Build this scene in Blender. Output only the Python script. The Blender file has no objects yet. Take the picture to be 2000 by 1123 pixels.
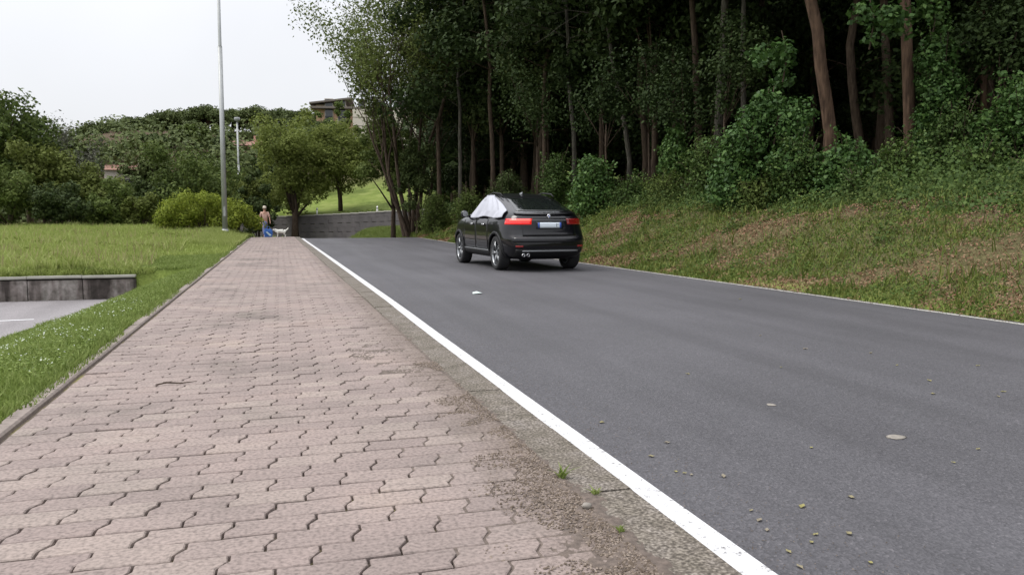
import bpy, bmesh, math, random
import numpy as np
from mathutils import Vector, Matrix
R = math.radians
random.seed(7); rng = np.random.default_rng(7)
scene = bpy.context.scene
col = scene.collection

# ------------------------------------------------------------------ camera, sky, sun, exposure
CAMH, YAW, PITCH = 1.15, R(16.295), R(5.216)
cd = bpy.data.cameras.new('camera'); cam = bpy.data.objects.new('camera', cd); col.objects.link(cam)
cam.location = (0, 0, CAMH); cam.rotation_euler = (R(90)-PITCH, 0, -YAW)
cd.sensor_width = 36; cd.lens = 1550/2000*36; cd.clip_end = 6000; cd.clip_start = .05
scene.camera = cam
SUN_EL, SUN_AZ = R(52), R(-75)            # azimuth from +Y, clockwise: light comes from the left
w = bpy.data.worlds.new('World'); scene.world = w; w.use_nodes = True
nt = w.node_tree; nt.nodes.clear()
N = nt.nodes.new; Lk = nt.links.new
out = N('ShaderNodeOutputWorld'); bg = N('ShaderNodeBackground'); bg.inputs['Strength'].default_value = .1
sky = N('ShaderNodeTexSky'); sky.sky_type = 'NISHITA'; sky.sun_disc = False
sky.sun_elevation = SUN_EL; sky.sun_rotation = SUN_AZ; sky.dust_density = 3
# overcast: a cloud layer, CIE overcast luminance (zenith three times the horizon), over the clear sky
tc = N('ShaderNodeTexCoord'); sx = N('ShaderNodeSeparateXYZ'); Lk(tc.outputs['Generated'], sx.inputs[0])
cl = N('ShaderNodeMapRange'); cl.inputs['From Min'].default_value = 0; cl.inputs['From Max'].default_value = 1
cl.inputs['To Min'].default_value = 4.4; cl.inputs['To Max'].default_value = 14.5
z2 = N('ShaderNodeMath'); z2.operation = 'MULTIPLY'; Lk(sx.outputs['Z'], z2.inputs[0]); Lk(sx.outputs['Z'], z2.inputs[1]); Lk(z2.outputs[0], cl.inputs['Value'])
no = N('ShaderNodeTexNoise'); no.inputs['Scale'].default_value = 2.2; no.inputs['Detail'].default_value = 4
Lk(tc.outputs['Generated'], no.inputs['Vector'])
nr = N('ShaderNodeMapRange'); nr.inputs['From Min'].default_value = .3; nr.inputs['From Max'].default_value = .7
nr.inputs['To Min'].default_value = .93; nr.inputs['To Max'].default_value = 1.06; Lk(no.outputs['Fac'], nr.inputs['Value'])
mu = N('ShaderNodeMath'); mu.operation = 'MULTIPLY'; Lk(cl.outputs[0], mu.inputs[0]); Lk(nr.outputs[0], mu.inputs[1])
cc = N('ShaderNodeVectorMath'); cc.operation = 'SCALE'; cc.inputs[0].default_value = (.955, .965, 1.0); Lk(mu.outputs[0], cc.inputs['Scale'])
mx = N('ShaderNodeMix'); mx.data_type = 'RGBA'; mx.inputs[0].default_value = .93
Lk(sky.outputs[0], mx.inputs[6]); Lk(cc.outputs[0], mx.inputs[7]); Lk(mx.outputs[2], bg.inputs['Color']); Lk(bg.outputs[0], out.inputs[0])
sd = bpy.data.lights.new('sun', 'SUN'); sd.energy = .9; sd.angle = R(25); sd.color = (1, .96, .9)
so = bpy.data.objects.new('sun', sd); col.objects.link(so)
sdir = Vector((math.sin(SUN_AZ)*math.cos(SUN_EL), math.cos(SUN_AZ)*math.cos(SUN_EL), math.sin(SUN_EL)))
so.rotation_euler = sdir.to_track_quat('Z', 'Y').to_euler(); so.location = (-20, 0, 40)
scene.view_settings.view_transform = 'Standard'; scene.view_settings.look = 'None'
scene.view_settings.exposure = 1.1; scene.view_settings.gamma = 1

# ------------------------------------------------------------------ helpers
FPX = 1550.
FW = np.array([math.sin(YAW)*math.cos(PITCH), math.cos(YAW)*math.cos(PITCH), -math.sin(PITCH)])
RT = np.array([math.cos(YAW), -math.sin(YAW), 0]); UP = np.cross(RT, FW)
def at(px, py, Y):
    """the place at distance Y up the road that the photograph's point (px, py) shows"""
    r = FW + RT*(px-1000)/FPX - UP*(py-561.5)/FPX
    p = np.array([0, 0, CAMH]) + r*(Y/r[1]); return float(p[0]), float(p[1]), float(p[2])
def gnd(px, py, z):
    r = FW + RT*(px-1000)/FPX - UP*(py-561.5)/FPX
    p = np.array([0, 0, CAMH]) + r*((z-CAMH)/r[2]); return float(p[0]), float(p[1]), z

def mesh_np(name, V, F):
    me = bpy.data.meshes.new(name); V = np.asarray(V, np.float32); F = np.asarray(F, np.int32)
    m, k = F.shape
    me.vertices.add(len(V)); me.vertices.foreach_set('co', V.ravel())
    me.loops.add(m*k); me.loops.foreach_set('vertex_index', F.ravel())
    me.polygons.add(m); me.polygons.foreach_set('loop_start', np.arange(0, m*k, k, dtype=np.int32))
    me.update(calc_edges=True); return me
def link(name, me, mat=None, parent=None, smooth=False):
    o = bpy.data.objects.new(name, me); col.objects.link(o)
    if mat is not None and not me.materials: me.materials.append(mat)
    if parent is not None: o.parent = parent
    if smooth: me.polygons.foreach_set('use_smooth', [True]*len(me.polygons))
    return o
def empty(name, loc=(0, 0, 0), rz=0):
    o = bpy.data.objects.new(name, None); col.objects.link(o); o.location = loc; o.rotation_euler = (0, 0, rz)
    o.empty_display_size = .2; return o
def tag(o, label=None, cat=None, group=None, kind=None):
    if label: o['label'] = label
    if cat: o['category'] = cat
    if group: o['group'] = group
    if kind: o['kind'] = kind
    return o
def copy_tree(o, parent=None):
    c = o.copy(); col.objects.link(c); c.parent = parent
    for ch in list(o.children): copy_tree(ch, c)
    return c

class MB:
    """collects shapes for ONE mesh"""
    def __init__(s): s.v = []; s.f = []
    def add(s, v, f):
        b = len(s.v); s.v += [tuple(p) for p in v]; s.f += [tuple(i+b for i in q) for q in f]; return s
    def box(s, c, d, rz=0, rx=0):
        m = Matrix.Translation(c) @ Matrix.Rotation(rz, 4, 'Z') @ Matrix.Rotation(rx, 4, 'X')
        v = [m @ Vector((x*d[0]/2, y*d[1]/2, z*d[2]/2)) for x in (-1, 1) for y in (-1, 1) for z in (-1, 1)]
        return s.add(v, [(0, 1, 3, 2), (4, 6, 7, 5), (0, 4, 5, 1), (2, 3, 7, 6), (0, 2, 6, 4), (1, 5, 7, 3)])
    def tube(s, pts, rad, n=8, cap=True):
        pts = [Vector(p) for p in pts]; rings = []; u = None
        for i, p in enumerate(pts):
            d = (pts[min(i+1, len(pts)-1)] - pts[max(i-1, 0)]).normalized()
            if u is None: u = d.orthogonal().normalized()
            u = (u - d*u.dot(d)).normalized(); v = d.cross(u)
            rings.append([p + (u*math.cos(2*math.pi*k/n) + v*math.sin(2*math.pi*k/n))*rad[i] for k in range(n)])
        V = [q for r in rings for q in r]; F = []
        for i in range(len(rings)-1):
            for k in range(n): F.append((i*n+k, i*n+(k+1) % n, (i+1)*n+(k+1) % n, (i+1)*n+k))
        if cap: F.append(tuple(range(n-1, -1, -1))); F.append(tuple((len(rings)-1)*n+k for k in range(n)))
        return s.add(V, F)
    def lathe(s, prof, n=32, axis='x', c=(0, 0, 0)):
        V = []; F = []
        for (a, r) in prof:
            for k in range(n):
                t = 2*math.pi*k/n
                p = (a, r*math.cos(t), r*math.sin(t)) if axis == 'x' else ((r*math.cos(t), a, r*math.sin(t)) if axis == 'y' else (r*math.cos(t), r*math.sin(t), a))
                V.append((p[0]+c[0], p[1]+c[1], p[2]+c[2]))
        for i in range(len(prof)-1):
            for k in range(n): F.append((i*n+k, i*n+(k+1) % n, (i+1)*n+(k+1) % n, (i+1)*n+k))
        return s.add(V, F)
    def build(s, name, mat, parent=None, smooth=False, bevel=0):
        me = bpy.data.meshes.new(name); me.from_pydata(s.v, [], s.f); me.update()
        bm = bmesh.new(); bm.from_mesh(me); bmesh.ops.recalc_face_normals(bm, faces=bm.faces); bm.to_mesh(me); bm.free()
        o = link(name, me, mat, parent, smooth)
        if bevel:
            b = o.modifiers.new('bevel', 'BEVEL'); b.width = bevel; b.segments = 2; b.limit_method = 'ANGLE'
        return o

def sm(a, b, x):
    t = np.clip((x-a)/(b-a), 0, 1); return t*t*(3-2*t)
def wob(x, y, f, s=0.):
    return (np.sin(x*f*1.7+s)*np.cos(y*f*1.3+s*2.1) + .5*np.sin(x*f*3.9+y*f*2.7+s*3) + .3*np.sin(y*f*6.1-x*f*4.3+s))/1.8

# ------------------------------------------------------------------ materials
def new_mat(name):
    m = bpy.data.materials.new(name); m.use_nodes = True; t = m.node_tree
    return m, t, t.nodes['Principled BSDF'], t.nodes['Material Output']
def simple(name, c, rough=.6, metal=0, coat=0, emis=None, es=0, spec=.5, noise=0, scale=8, bump=0):
    m, t, p, o = new_mat(name); p.inputs['Base Color'].default_value = (*c, 1); p.inputs['Roughness'].default_value = rough
    p.inputs['Metallic'].default_value = metal; p.inputs['Coat Weight'].default_value = coat; p.inputs['Coat Roughness'].default_value = .03
    p.inputs['Specular IOR Level'].default_value = spec
    if emis: p.inputs['Emission Color'].default_value = (*emis, 1); p.inputs['Emission Strength'].default_value = es
    if noise or bump:
        g = t.nodes.new('ShaderNodeNewGeometry'); n = t.nodes.new('ShaderNodeTexNoise'); n.inputs['Scale'].default_value = scale; n.inputs['Detail'].default_value = 6
        t.links.new(g.outputs['Position'], n.inputs['Vector'])
        if noise:
            x = t.nodes.new('ShaderNodeMix'); x.data_type = 'RGBA'
            x.inputs[6].default_value = (*[v*(1-noise) for v in c], 1); x.inputs[7].default_value = (*[min(1, v*(1+noise)) for v in c], 1)
            t.links.new(n.outputs['Fac'], x.inputs[0]); t.links.new(x.outputs[2], p.inputs['Base Color'])
        if bump:
            b = t.nodes.new('ShaderNodeBump'); b.inputs['Strength'].default_value = .6; b.inputs['Distance'].default_value = bump
            t.links.new(n.outputs['Fac'], b.inputs['Height']); t.links.new(b.outputs[0], p.inputs['Normal'])
    return m
def ramp(t, stops):
    r = t.nodes.new('ShaderNodeValToRGB'); e = r.color_ramp.elements
    while len(e) < len(stops): e.new(.5)
    for k, (p_, c_) in enumerate(stops): e[k].position = p_; e[k].color = (*c_, 1)
    return r
def leaf_mat(name, cols, rough=.68, trans=.25, spec=.14):
    """each leaf (mesh island) gets its own hue; each plant shifts a little"""
    m, t, p, o = new_mat(name); nd = t.nodes.new
    g = nd('ShaderNodeNewGeometry'); oi = nd('ShaderNodeObjectInfo')
    a = nd('ShaderNodeMath'); a.operation = 'MULTIPLY_ADD'; a.inputs[1].default_value = .7
    b = nd('ShaderNodeMath'); b.operation = 'MULTIPLY'; b.inputs[1].default_value = .3
    t.links.new(oi.outputs['Random'], b.inputs[0]); t.links.new(g.outputs['Random Per Island'], a.inputs[0]); t.links.new(b.outputs[0], a.inputs[2])
    r = ramp(t, [(k/(len(cols)-1), c) for k, c in enumerate(cols)]); t.links.new(a.outputs[0], r.inputs[0])
    p.inputs['Roughness'].default_value = rough; p.inputs['Specular IOR Level'].default_value = spec
    t.links.new(r.outputs[0], p.inputs['Base Color'])
    if trans:
        tr = nd('ShaderNodeBsdfTranslucent'); mm = nd('ShaderNodeMixShader'); mm.inputs[0].default_value = trans
        t.links.new(r.outputs[0], tr.inputs['Color']); t.links.new(p.outputs[0], mm.inputs[1]); t.links.new(tr.outputs[0], mm.inputs[2]); t.links.new(mm.outputs[0], o.inputs['Surface'])
    return m
def bark_mat(name, a, b, scale=6):
    m, t, p, o = new_mat(name); nd = t.nodes.new
    tc = nd('ShaderNodeTexCoord'); mp = nd('ShaderNodeMapping'); mp.inputs['Scale'].default_value = (scale*2, scale*2, scale*.35)
    t.links.new(tc.outputs['Object'], mp.inputs[0]); n = nd('ShaderNodeTexNoise'); n.inputs['Scale'].default_value = 1.5; n.inputs['Detail'].default_value = 7
    t.links.new(mp.outputs[0], n.inputs['Vector']); r = ramp(t, [(.3, a), (.7, b)]); t.links.new(n.outputs['Fac'], r.inputs[0]); t.links.new(r.outputs[0], p.inputs['Base Color'])
    bu = nd('ShaderNodeBump'); bu.inputs['Distance'].default_value = .03; t.links.new(n.outputs['Fac'], bu.inputs['Height']); t.links.new(bu.outputs[0], p.inputs['Normal'])
    p.inputs['Roughness'].default_value = .9; p.inputs['Specular IOR Level'].default_value = .2; return m

M = {}
M['bark'] = bark_mat('bark', (.034, .024, .017), (.10, .072, .052))
M['bark_red'] = bark_mat('bark_red', (.045, .028, .019), (.145, .092, .062), 4)
M['bark_grey'] = bark_mat('bark_grey', (.04, .037, .03), (.12, .11, .09))
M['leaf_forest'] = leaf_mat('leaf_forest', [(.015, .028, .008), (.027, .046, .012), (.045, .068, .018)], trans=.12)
M['leaf_edge'] = leaf_mat('leaf_edge', [(.062, .088, .022), (.105, .135, .034), (.155, .185, .055)], trans=.25)
M['leaf_bush'] = leaf_mat('leaf_bush', [(.028, .055, .013), (.056, .098, .021), (.105, .155, .036)], rough=.6, trans=.2, spec=.2)
M['leaf_ivy'] = leaf_mat('leaf_ivy', [(.028, .064, .016), (.058, .120, .027), (.115, .195, .048)], rough=.55, trans=.2, spec=.25)
M['leaf_olive'] = leaf_mat('leaf_olive', [(.075, .095, .022), (.12, .148, .034), (.17, .195, .055)], trans=.25)
M['leaf_light'] = leaf_mat('leaf_light', [(.095, .125, .028), (.155, .19, .042), (.21, .24, .07)], trans=.35)
M['leaf_mid'] = leaf_mat('leaf_mid', [(.052, .08, .020), (.09, .125, .03), (.135, .17, .045)], trans=.25)
M['leaf_dark'] = leaf_mat('leaf_dark', [(.030, .048, .016), (.055, .078, .024), (.085, .11, .034)], trans=.2)
M['leaf_pine'] = leaf_mat('leaf_pine', [(.042, .062, .018), (.068, .09, .027), (.10, .122, .04)], trans=.1)
M['leaf_yellow'] = leaf_mat('leaf_yellow', [(.07, .11, .018), (.14, .19, .025), (.26, .30, .04), (.17, .22, .032)], trans=.3)
M['leaf_grey'] = leaf_mat('leaf_grey', [(.07, .075, .055), (.11, .11, .085)], trans=.2)
M['grass'] = leaf_mat('grass', [(.085, .125, .028), (.15, .205, .048), (.21, .27, .075), (.28, .32, .12)], rough=.6, trans=.3)
M['grass_field'] = leaf_mat('grass_field', [(.17, .215, .055), (.235, .29, .075), (.29, .34, .10), (.37, .39, .16)], rough=.65, trans=.3)
M['weeds'] = leaf_mat('weeds', [(.038, .075, .016), (.085, .13, .026), (.145, .175, .038), (.22, .20, .07)], rough=.6, trans=.2)
M['dry'] = leaf_mat('dry', [(.085, .045, .028), (.17, .095, .055), (.28, .195, .125), (.24, .09, .05)], rough=.75, trans=.15)
M['flower'] = leaf_mat('flower', [(.42, .48, .38), (.6, .62, .56)], trans=.2)

def asphalt(name, base, spots=.03):
    m, t, p, o = new_mat(name); nd = t.nodes.new; g = nd('ShaderNodeNewGeometry')
    n1 = nd('ShaderNodeTexNoise'); n1.inputs['Scale'].default_value = .35; n1.inputs['Detail'].default_value = 5
    n2 = nd('ShaderNodeTexNoise'); n2.inputs['Scale'].default_value = 90; n2.inputs['Detail'].default_value = 3
    vo = nd('ShaderNodeTexVoronoi'); vo.inputs['Scale'].default_value = 95
    mp = nd('ShaderNodeMapping'); mp.inputs['Scale'].default_value = (1.6, .12, 1)
    n3 = nd('ShaderNodeTexNoise'); n3.inputs['Scale'].default_value = 1.2; n3.inputs['Detail'].default_value = 3
    for n in (n1, n2, vo): t.links.new(g.outputs['Position'], n.inputs['Vector'])
    t.links.new(g.outputs['Position'], mp.inputs[0]); t.links.new(mp.outputs[0], n3.inputs['Vector'])
    r1 = ramp(t, [(.3, tuple(c*.86 for c in base)), (.7, tuple(c*1.14 for c in base))]); t.links.new(n1.outputs['Fac'], r1.inputs[0])
    r3 = ramp(t, [(.35, (.88, .88, .88)), (.65, (1.1, 1.1, 1.1))]); t.links.new(n3.outputs['Fac'], r3.inputs[0])
    x = nd('ShaderNodeMix'); x.data_type = 'RGBA'; x.blend_type = 'MULTIPLY'; x.inputs[0].default_value = 1
    t.links.new(r1.outputs[0], x.inputs[6]); t.links.new(r3.outputs[0], x.inputs[7])
    rv = ramp(t, [(.0, (.3, .3, .31)), (.5, (.95, .95, .95)), (.85, (1.5, 1.48, 1.45)), (1., (3.0, 2.9, 2.8))]); t.links.new(vo.outputs['Color'], rv.inputs[0])
    y = nd('ShaderNodeMix'); y.data_type = 'RGBA'; y.blend_type = 'MULTIPLY'; y.inputs[0].default_value = .5
    t.links.new(x.outputs[2], y.inputs[6]); t.links.new(rv.outputs[0], y.inputs[7]); t.links.new(y.outputs[2], p.inputs['Base Color'])
    sp_ = nd('ShaderNodeSeparateXYZ'); t.links.new(g.outputs['Position'], sp_.inputs[0]); wv = nd('ShaderNodeMath'); wv.operation = 'MULTIPLY_ADD'; wv.inputs[1].default_value = 4.1; wv.inputs[2].default_value = .6
    t.links.new(sp_.outputs['X'], wv.inputs[0]); sn = nd('ShaderNodeMath'); sn.operation = 'SINE'; t.links.new(wv.outputs[0], sn.inputs[0])
    rw = nd('ShaderNodeMapRange'); rw.inputs['From Min'].default_value = -1; rw.inputs['From Max'].default_value = 1; rw.inputs['To Min'].default_value = .66; rw.inputs['To Max'].default_value = .78; t.links.new(sn.outputs[0], rw.inputs['Value']); t.links.new(rw.outputs[0], p.inputs['Roughness']); p.inputs['Specular IOR Level'].default_value = .45
    b = nd('ShaderNodeBump'); b.inputs['Distance'].default_value = .004; b.inputs['Strength'].default_value = .7
    t.links.new(vo.outputs['Distance'], b.inputs['Height']); t.links.new(b.outputs[0], p.inputs['Normal'])
    return m
M['asphalt'] = asphalt('asphalt', (.069, .067, .074))
M['asphalt_lane'] = asphalt('asphalt_lane', (.20, .185, .19))

def paver_mat(name, per_object):
    m, t, p, o = new_mat(name); nd = t.nodes.new; g = nd('ShaderNodeNewGeometry'); oi = nd('ShaderNodeObjectInfo')
    n1 = nd('ShaderNodeTexNoise'); n1.inputs['Scale'].default_value = .9; n1.inputs['Detail'].default_value = 6; n1.inputs['Roughness'].default_value = .6
    n2 = nd('ShaderNodeTexNoise'); n2.inputs['Scale'].default_value = 60; n2.inputs['Detail'].default_value = 5
    for n in (n1, n2): t.links.new(g.outputs['Position'], n.inputs['Vector'])
    rr = ramp(t, [(0, (.222, .178, .165)), (.35, (.245, .196, .181)), (.7, (.257, .207, .190)), (1, (.276, .227, .204))])
    t.links.new(oi.outputs['Random'] if per_object else g.outputs['Random Per Island'], rr.inputs[0])
    r1 = ramp(t, [(.30, (.58, .60, .58)), (.42, (.86, .87, .86)), (.55, (.97, .97, .96)), (.7, (1.05, 1.03, .98))]); t.links.new(n1.outputs['Fac'], r1.inputs[0])
    r2 = ramp(t, [(.3, (.62, .62, .62)), (.5, (1, 1, 1)), (.72, (1.25, 1.25, 1.25))]); t.links.new(n2.outputs['Fac'], r2.inputs[0])
    x = nd('ShaderNodeMix'); x.data_type = 'RGBA'; x.blend_type = 'MULTIPLY'; x.inputs[0].default_value = 1
    y = nd('ShaderNodeMix'); y.data_type = 'RGBA'; y.blend_type = 'MULTIPLY'; y.inputs[0].default_value = 1
    t.links.new(rr.outputs[0], x.inputs[6]); t.links.new(r1.outputs[0], x.inputs[7]); t.links.new(x.outputs[2], y.inputs[6]); t.links.new(r2.outputs[0], y.inputs[7])
    # soil that has washed along the road-side edge of the path (a stain with its own ragged outline)
    s = nd('ShaderNodeSeparateXYZ'); t.links.new(g.outputs['Position'], s.inputs[0])
    e = nd('ShaderNodeMapRange'); e.inputs['From Min'].default_value = .6; e.inputs['From Max'].default_value = 1.25; t.links.new(s.outputs['X'], e.inputs['Value'])
    n3 = nd('ShaderNodeTexNoise'); n3.inputs['Scale'].default_value = 5; n3.inputs['Detail'].default_value = 8; n3.inputs['Roughness'].default_value = .7; t.links.new(g.outputs['Position'], n3.inputs['Vector'])
    ad = nd('ShaderNodeMath'); ad.operation = 'ADD'; t.links.new(e.outputs[0], ad.inputs[0]); t.links.new(n3.outputs['Fac'], ad.inputs[1])
    r3 = ramp(t, [(.0, (0, 0, 0)), (1., (1, 1, 1))]); r3.color_ramp.elements[0].position = .80; r3.color_ramp.elements[1].position = 1.0
    ml = nd('ShaderNodeMath'); ml.operation = 'MULTIPLY'; ml.inputs[1].default_value = .66; t.links.new(ad.outputs[0], ml.inputs[0]); t.links.new(ml.outputs[0], r3.inputs[0])
    r3.color_ramp.elements[0].position = .52; r3.color_ramp.elements[1].position = .95
    so_ = ramp(t, [(.3, (.06, .047, .04)), (.55, (.14, .11, .09)), (.75, (.25, .21, .175))]); t.links.new(n2.outputs['Fac'], so_.inputs[0])
    z = nd('ShaderNodeMix'); z.data_type = 'RGBA'; t.links.new(r3.outputs[0], z.inputs[0]); t.links.new(y.outputs[2], z.inputs[6]); t.links.new(so_.outputs[0], z.inputs[7])
    t.links.new(z.outputs[2], p.inputs['Base Color']); p.inputs['Roughness'].default_value = .85; p.inputs['Specular IOR Level'].default_value = .3
    b = nd('ShaderNodeBump'); b.inputs['Distance'].default_value = .002; b.inputs['Strength'].default_value = .8
    t.links.new(n2.outputs['Fac'], b.inputs['Height']); t.links.new(b.outputs[0], p.inputs['Normal']); return m
M['paver'] = paver_mat('paver', True); M['paver_far'] = paver_mat('paver_far', False)
def jointm():
    m, t, p, o = new_mat('joint_sand'); nd = t.nodes.new; g = nd('ShaderNodeNewGeometry'); a = nd('ShaderNodeTexNoise'); a.inputs['Scale'].default_value = 1.8; a.inputs['Detail'].default_value = 8; a.inputs['Roughness'].default_value = .75
    t.links.new(g.outputs['Position'], a.inputs['Vector']); r = ramp(t, [(.38, (.075, .060, .048)), (.5, (.14, .112, .08)), (.6, (.19, .165, .06)), (.7, (.13, .15, .04))]); t.links.new(a.outputs['Fac'], r.inputs[0]); t.links.new(r.outputs[0], p.inputs['Base Color']); p.inputs['Roughness'].default_value = .95; return m
M['joint'] = jointm()
M['kerb'] = simple('kerb_concrete', (.21, .175, .155), .9, noise=.5, scale=22, bump=.004)
def kerbr():
    m, t, p, o = new_mat('kerb_weathered'); nd = t.nodes.new; g = nd('ShaderNodeNewGeometry')
    a = nd('ShaderNodeTexNoise'); a.inputs['Scale'].default_value = 75; a.inputs['Detail'].default_value = 5; b = nd('ShaderNodeTexNoise'); b.inputs['Scale'].default_value = 4.5; b.inputs['Detail'].default_value = 8; b.inputs['Roughness'].default_value = .7
    for n in (a, b): t.links.new(g.outputs['Position'], n.inputs['Vector'])
    r = ramp(t, [(.32, (.05, .043, .036)), (.5, (.125, .11, .095)), (.68, (.27, .245, .22))]); t.links.new(a.outputs['Fac'], r.inputs[0])
    q = ramp(t, [(.35, (.62, .60, .52)), (.5, (.95, .92, .86)), (.65, (1.12, 1.1, 1.1))]); t.links.new(b.outputs['Fac'], q.inputs[0])
    x = nd('ShaderNodeMix'); x.data_type = 'RGBA'; x.blend_type = 'MULTIPLY'; x.inputs[0].default_value = 1; t.links.new(r.outputs[0], x.inputs[6]); t.links.new(q.outputs[0], x.inputs[7]); t.links.new(x.outputs[2], p.inputs['Base Color'])
    p.inputs['Roughness'].default_value = .95; u = nd('ShaderNodeBump'); u.inputs['Distance'].default_value = .006; t.links.new(a.outputs['Fac'], u.inputs['Height']); t.links.new(u.outputs[0], p.inputs['Normal']); return m
M['kerb_r'] = kerbr()
def paint(name, c, wear):
    m, t, p, o = new_mat(name); nd = t.nodes.new; g = nd('ShaderNodeNewGeometry')
    n = nd('ShaderNodeTexNoise'); n.inputs['Scale'].default_value = 28; n.inputs['Detail'].default_value = 8; n.inputs['Roughness'].default_value = .75; t.links.new(g.outputs['Position'], n.inputs['Vector'])
    r = ramp(t, [(wear, (.16, .155, .155)), (wear+.06, tuple(v*.88 for v in c)), (.7, c)]); t.links.new(n.outputs['Fac'], r.inputs[0]); t.links.new(r.outputs[0], p.inputs['Base Color'])
    p.inputs['Roughness'].default_value = .6
    v = nd('ShaderNodeTexVoronoi'); v.inputs['Scale'].default_value = 130; t.links.new(g.outputs['Position'], v.inputs['Vector'])
    b = nd('ShaderNodeBump'); b.inputs['Distance'].default_value = .002; t.links.new(v.outputs['Distance'], b.inputs['Height']); t.links.new(b.outputs[0], p.inputs['Normal']); return m
M['paint'] = paint('white_paint', (.62, .62, .63), .37)
M['paint_old'] = paint('white_paint_worn', (.46, .45, .41), .42)
M['soil'] = simple('soil', (.105, .082, .068), .95, noise=.9, scale=34, bump=.01)
M['stone'] = simple('stone', (.22, .20, .175), .85, noise=.4, scale=40)

def ground_mat():
    m, t, p, o = new_mat('ground'); nd = t.nodes.new; g = nd('ShaderNodeNewGeometry')
    at_ = nd('ShaderNodeAttribute'); at_.attribute_name = 'forest'
    n = nd('ShaderNodeTexNoise'); n.inputs['Scale'].default_value = .8; n.inputs['Detail'].default_value = 10; n.inputs['Roughness'].default_value = .65; t.links.new(g.outputs['Position'], n.inputs['Vector'])
    n2 = nd('ShaderNodeTexNoise'); n2.inputs['Scale'].default_value = 14; n2.inputs['Detail'].default_value = 6; t.links.new(g.outputs['Position'], n2.inputs['Vector'])
    r = ramp(t, [(.3, (.10, .14, .03)), (.5, (.17, .22, .05)), (.7, (.25, .28, .09))]); t.links.new(n.outputs['Fac'], r.inputs[0])
    f = ramp(t, [(.3, (.045, .032, .022)), (.7, (.12, .085, .055))]); t.links.new(n2.outputs['Fac'], f.inputs[0])
    x = nd('ShaderNodeMix'); x.data_type = 'RGBA'; t.links.new(at_.outputs['Fac'], x.inputs[0]); t.links.new(r.outputs[0], x.inputs[6]); t.links.new(f.outputs[0], x.inputs[7])
    t.links.new(x.outputs[2], p.inputs['Base Color']); p.inputs['Roughness'].default_value = .95; p.inputs['Specular IOR Level'].default_value = .15
    b = nd('ShaderNodeBump'); b.inputs['Distance'].default_value = .05; t.links.new(n2.outputs['Fac'], b.inputs['Height']); t.links.new(b.outputs[0], p.inputs['Normal']); return m
M['ground'] = ground_mat()

# ------------------------------------------------------------------ the lie of the land
CR, S0 = 45., 44.                     # the road bends left on this radius after S0
ROADZ = -.09
def crest(s):
    d = np.maximum(np.asarray(s, float)-42., 0); return -np.where(d < 18, .0045*d*d, .0045*18*18 + .05*(1-np.exp(-(d-18)/6.)))
def P(s, t, z=0.):
    s = np.asarray(s, float); t = np.asarray(t, float); a = np.maximum((s-S0)/CR, 0)
    x = np.where(s <= S0, t, -CR+(CR+t)*np.cos(a)); y = np.where(s <= S0, s, S0+(CR+t)*np.sin(a))
    return np.stack([x, y, crest(s)+z+0*x], -1)
def ST(x, y):
    x = np.asarray(x, float); y = np.asarray(y, float)
    a = np.arctan2(y-S0, x+CR); far = (y > S0)
    return np.where(far, S0+CR*a, y), np.where(far, np.hypot(x+CR, y-S0)-CR, x)
def tR(s): return np.interp(s, [-50, 7, 20, 35, 60], [8.6, 8.17, 7.5, 7.42, 7.4])
def ofs(s): return np.interp(s, [-50, 2.3, 7.3, 11, 23, 40, 100], [-.045, -.04, .0, .01, .14, .34, .38])
def laneX(y): return np.interp(y, [-30, 6, 12.6, 15.8, 17.3, 18.3], [-4.1, -4.0, -3.85, -3.5, -3.1, -2.6])
def H(x, y):
    x = np.asarray(x, float); y = np.asarray(y, float); s, t = ST(x, y); cz = crest(s)
    u = t - tR(s)
    # right: bank, then the wood's floor climbing away
    amp = 1 - .8*sm(46, 56, s)
    bank = ROADZ + .10*sm(.0, .3, u) + (1.42*sm(.1, 4.3, u)**.85 + .085*np.clip(u-4, 0, 60))*amp + .10*wob(x, y, .9)*sm(.5, 2, u)
    right = np.where(u < .05, ROADZ-.3+(.3-.012)*sm(-.25, .05, u), bank) + cz*(1-.93*sm(.0, 1.6, u)*sm(44, 50, s)*(1-sm(57, 63, s)))
    # left verge, sunken lane, field
    fld = -.05 + .6*sm(20, 60, y) + .05*wob(x, y, .35, 1.) + .06*sm(-1.6, -2.6, t)*wob(x, y, .8, 2)
    lx = laneX(y); inl = (y < 18.41)
    verge = np.where(inl, np.where(x < lx, -.68, -.62*sm(0, 1, (t+1.55)/(lx+1.55))**1.2), fld*sm(-1.6, -3., t))
    left = np.where(t < -1.5, verge, -.2)
    left = left + cz*(1-.92*sm(-2, -6, t))*(t < -1.5) + np.where(t >= -1.5, cz, 0)
    z = np.where(t > 4, right, np.where(t > -1.5, cz-.42, left))
    # beyond the far wall and the tree line: hill
    outer = sm(10.2, 10.8, t)*sm(50, 54, s)
    zh = 1.2 + 3.2*sm(0, 24, t-10) + .0
    z = z*(1-outer) + zh*outer
    hill = 9.5*sm(70, 135, y)*sm(-44, -21, x)*sm(90, 50, x) ; hill = hill*(1-.0*y)
    z = z + hill*(1-sm(200, 500, y))
    return z

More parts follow.
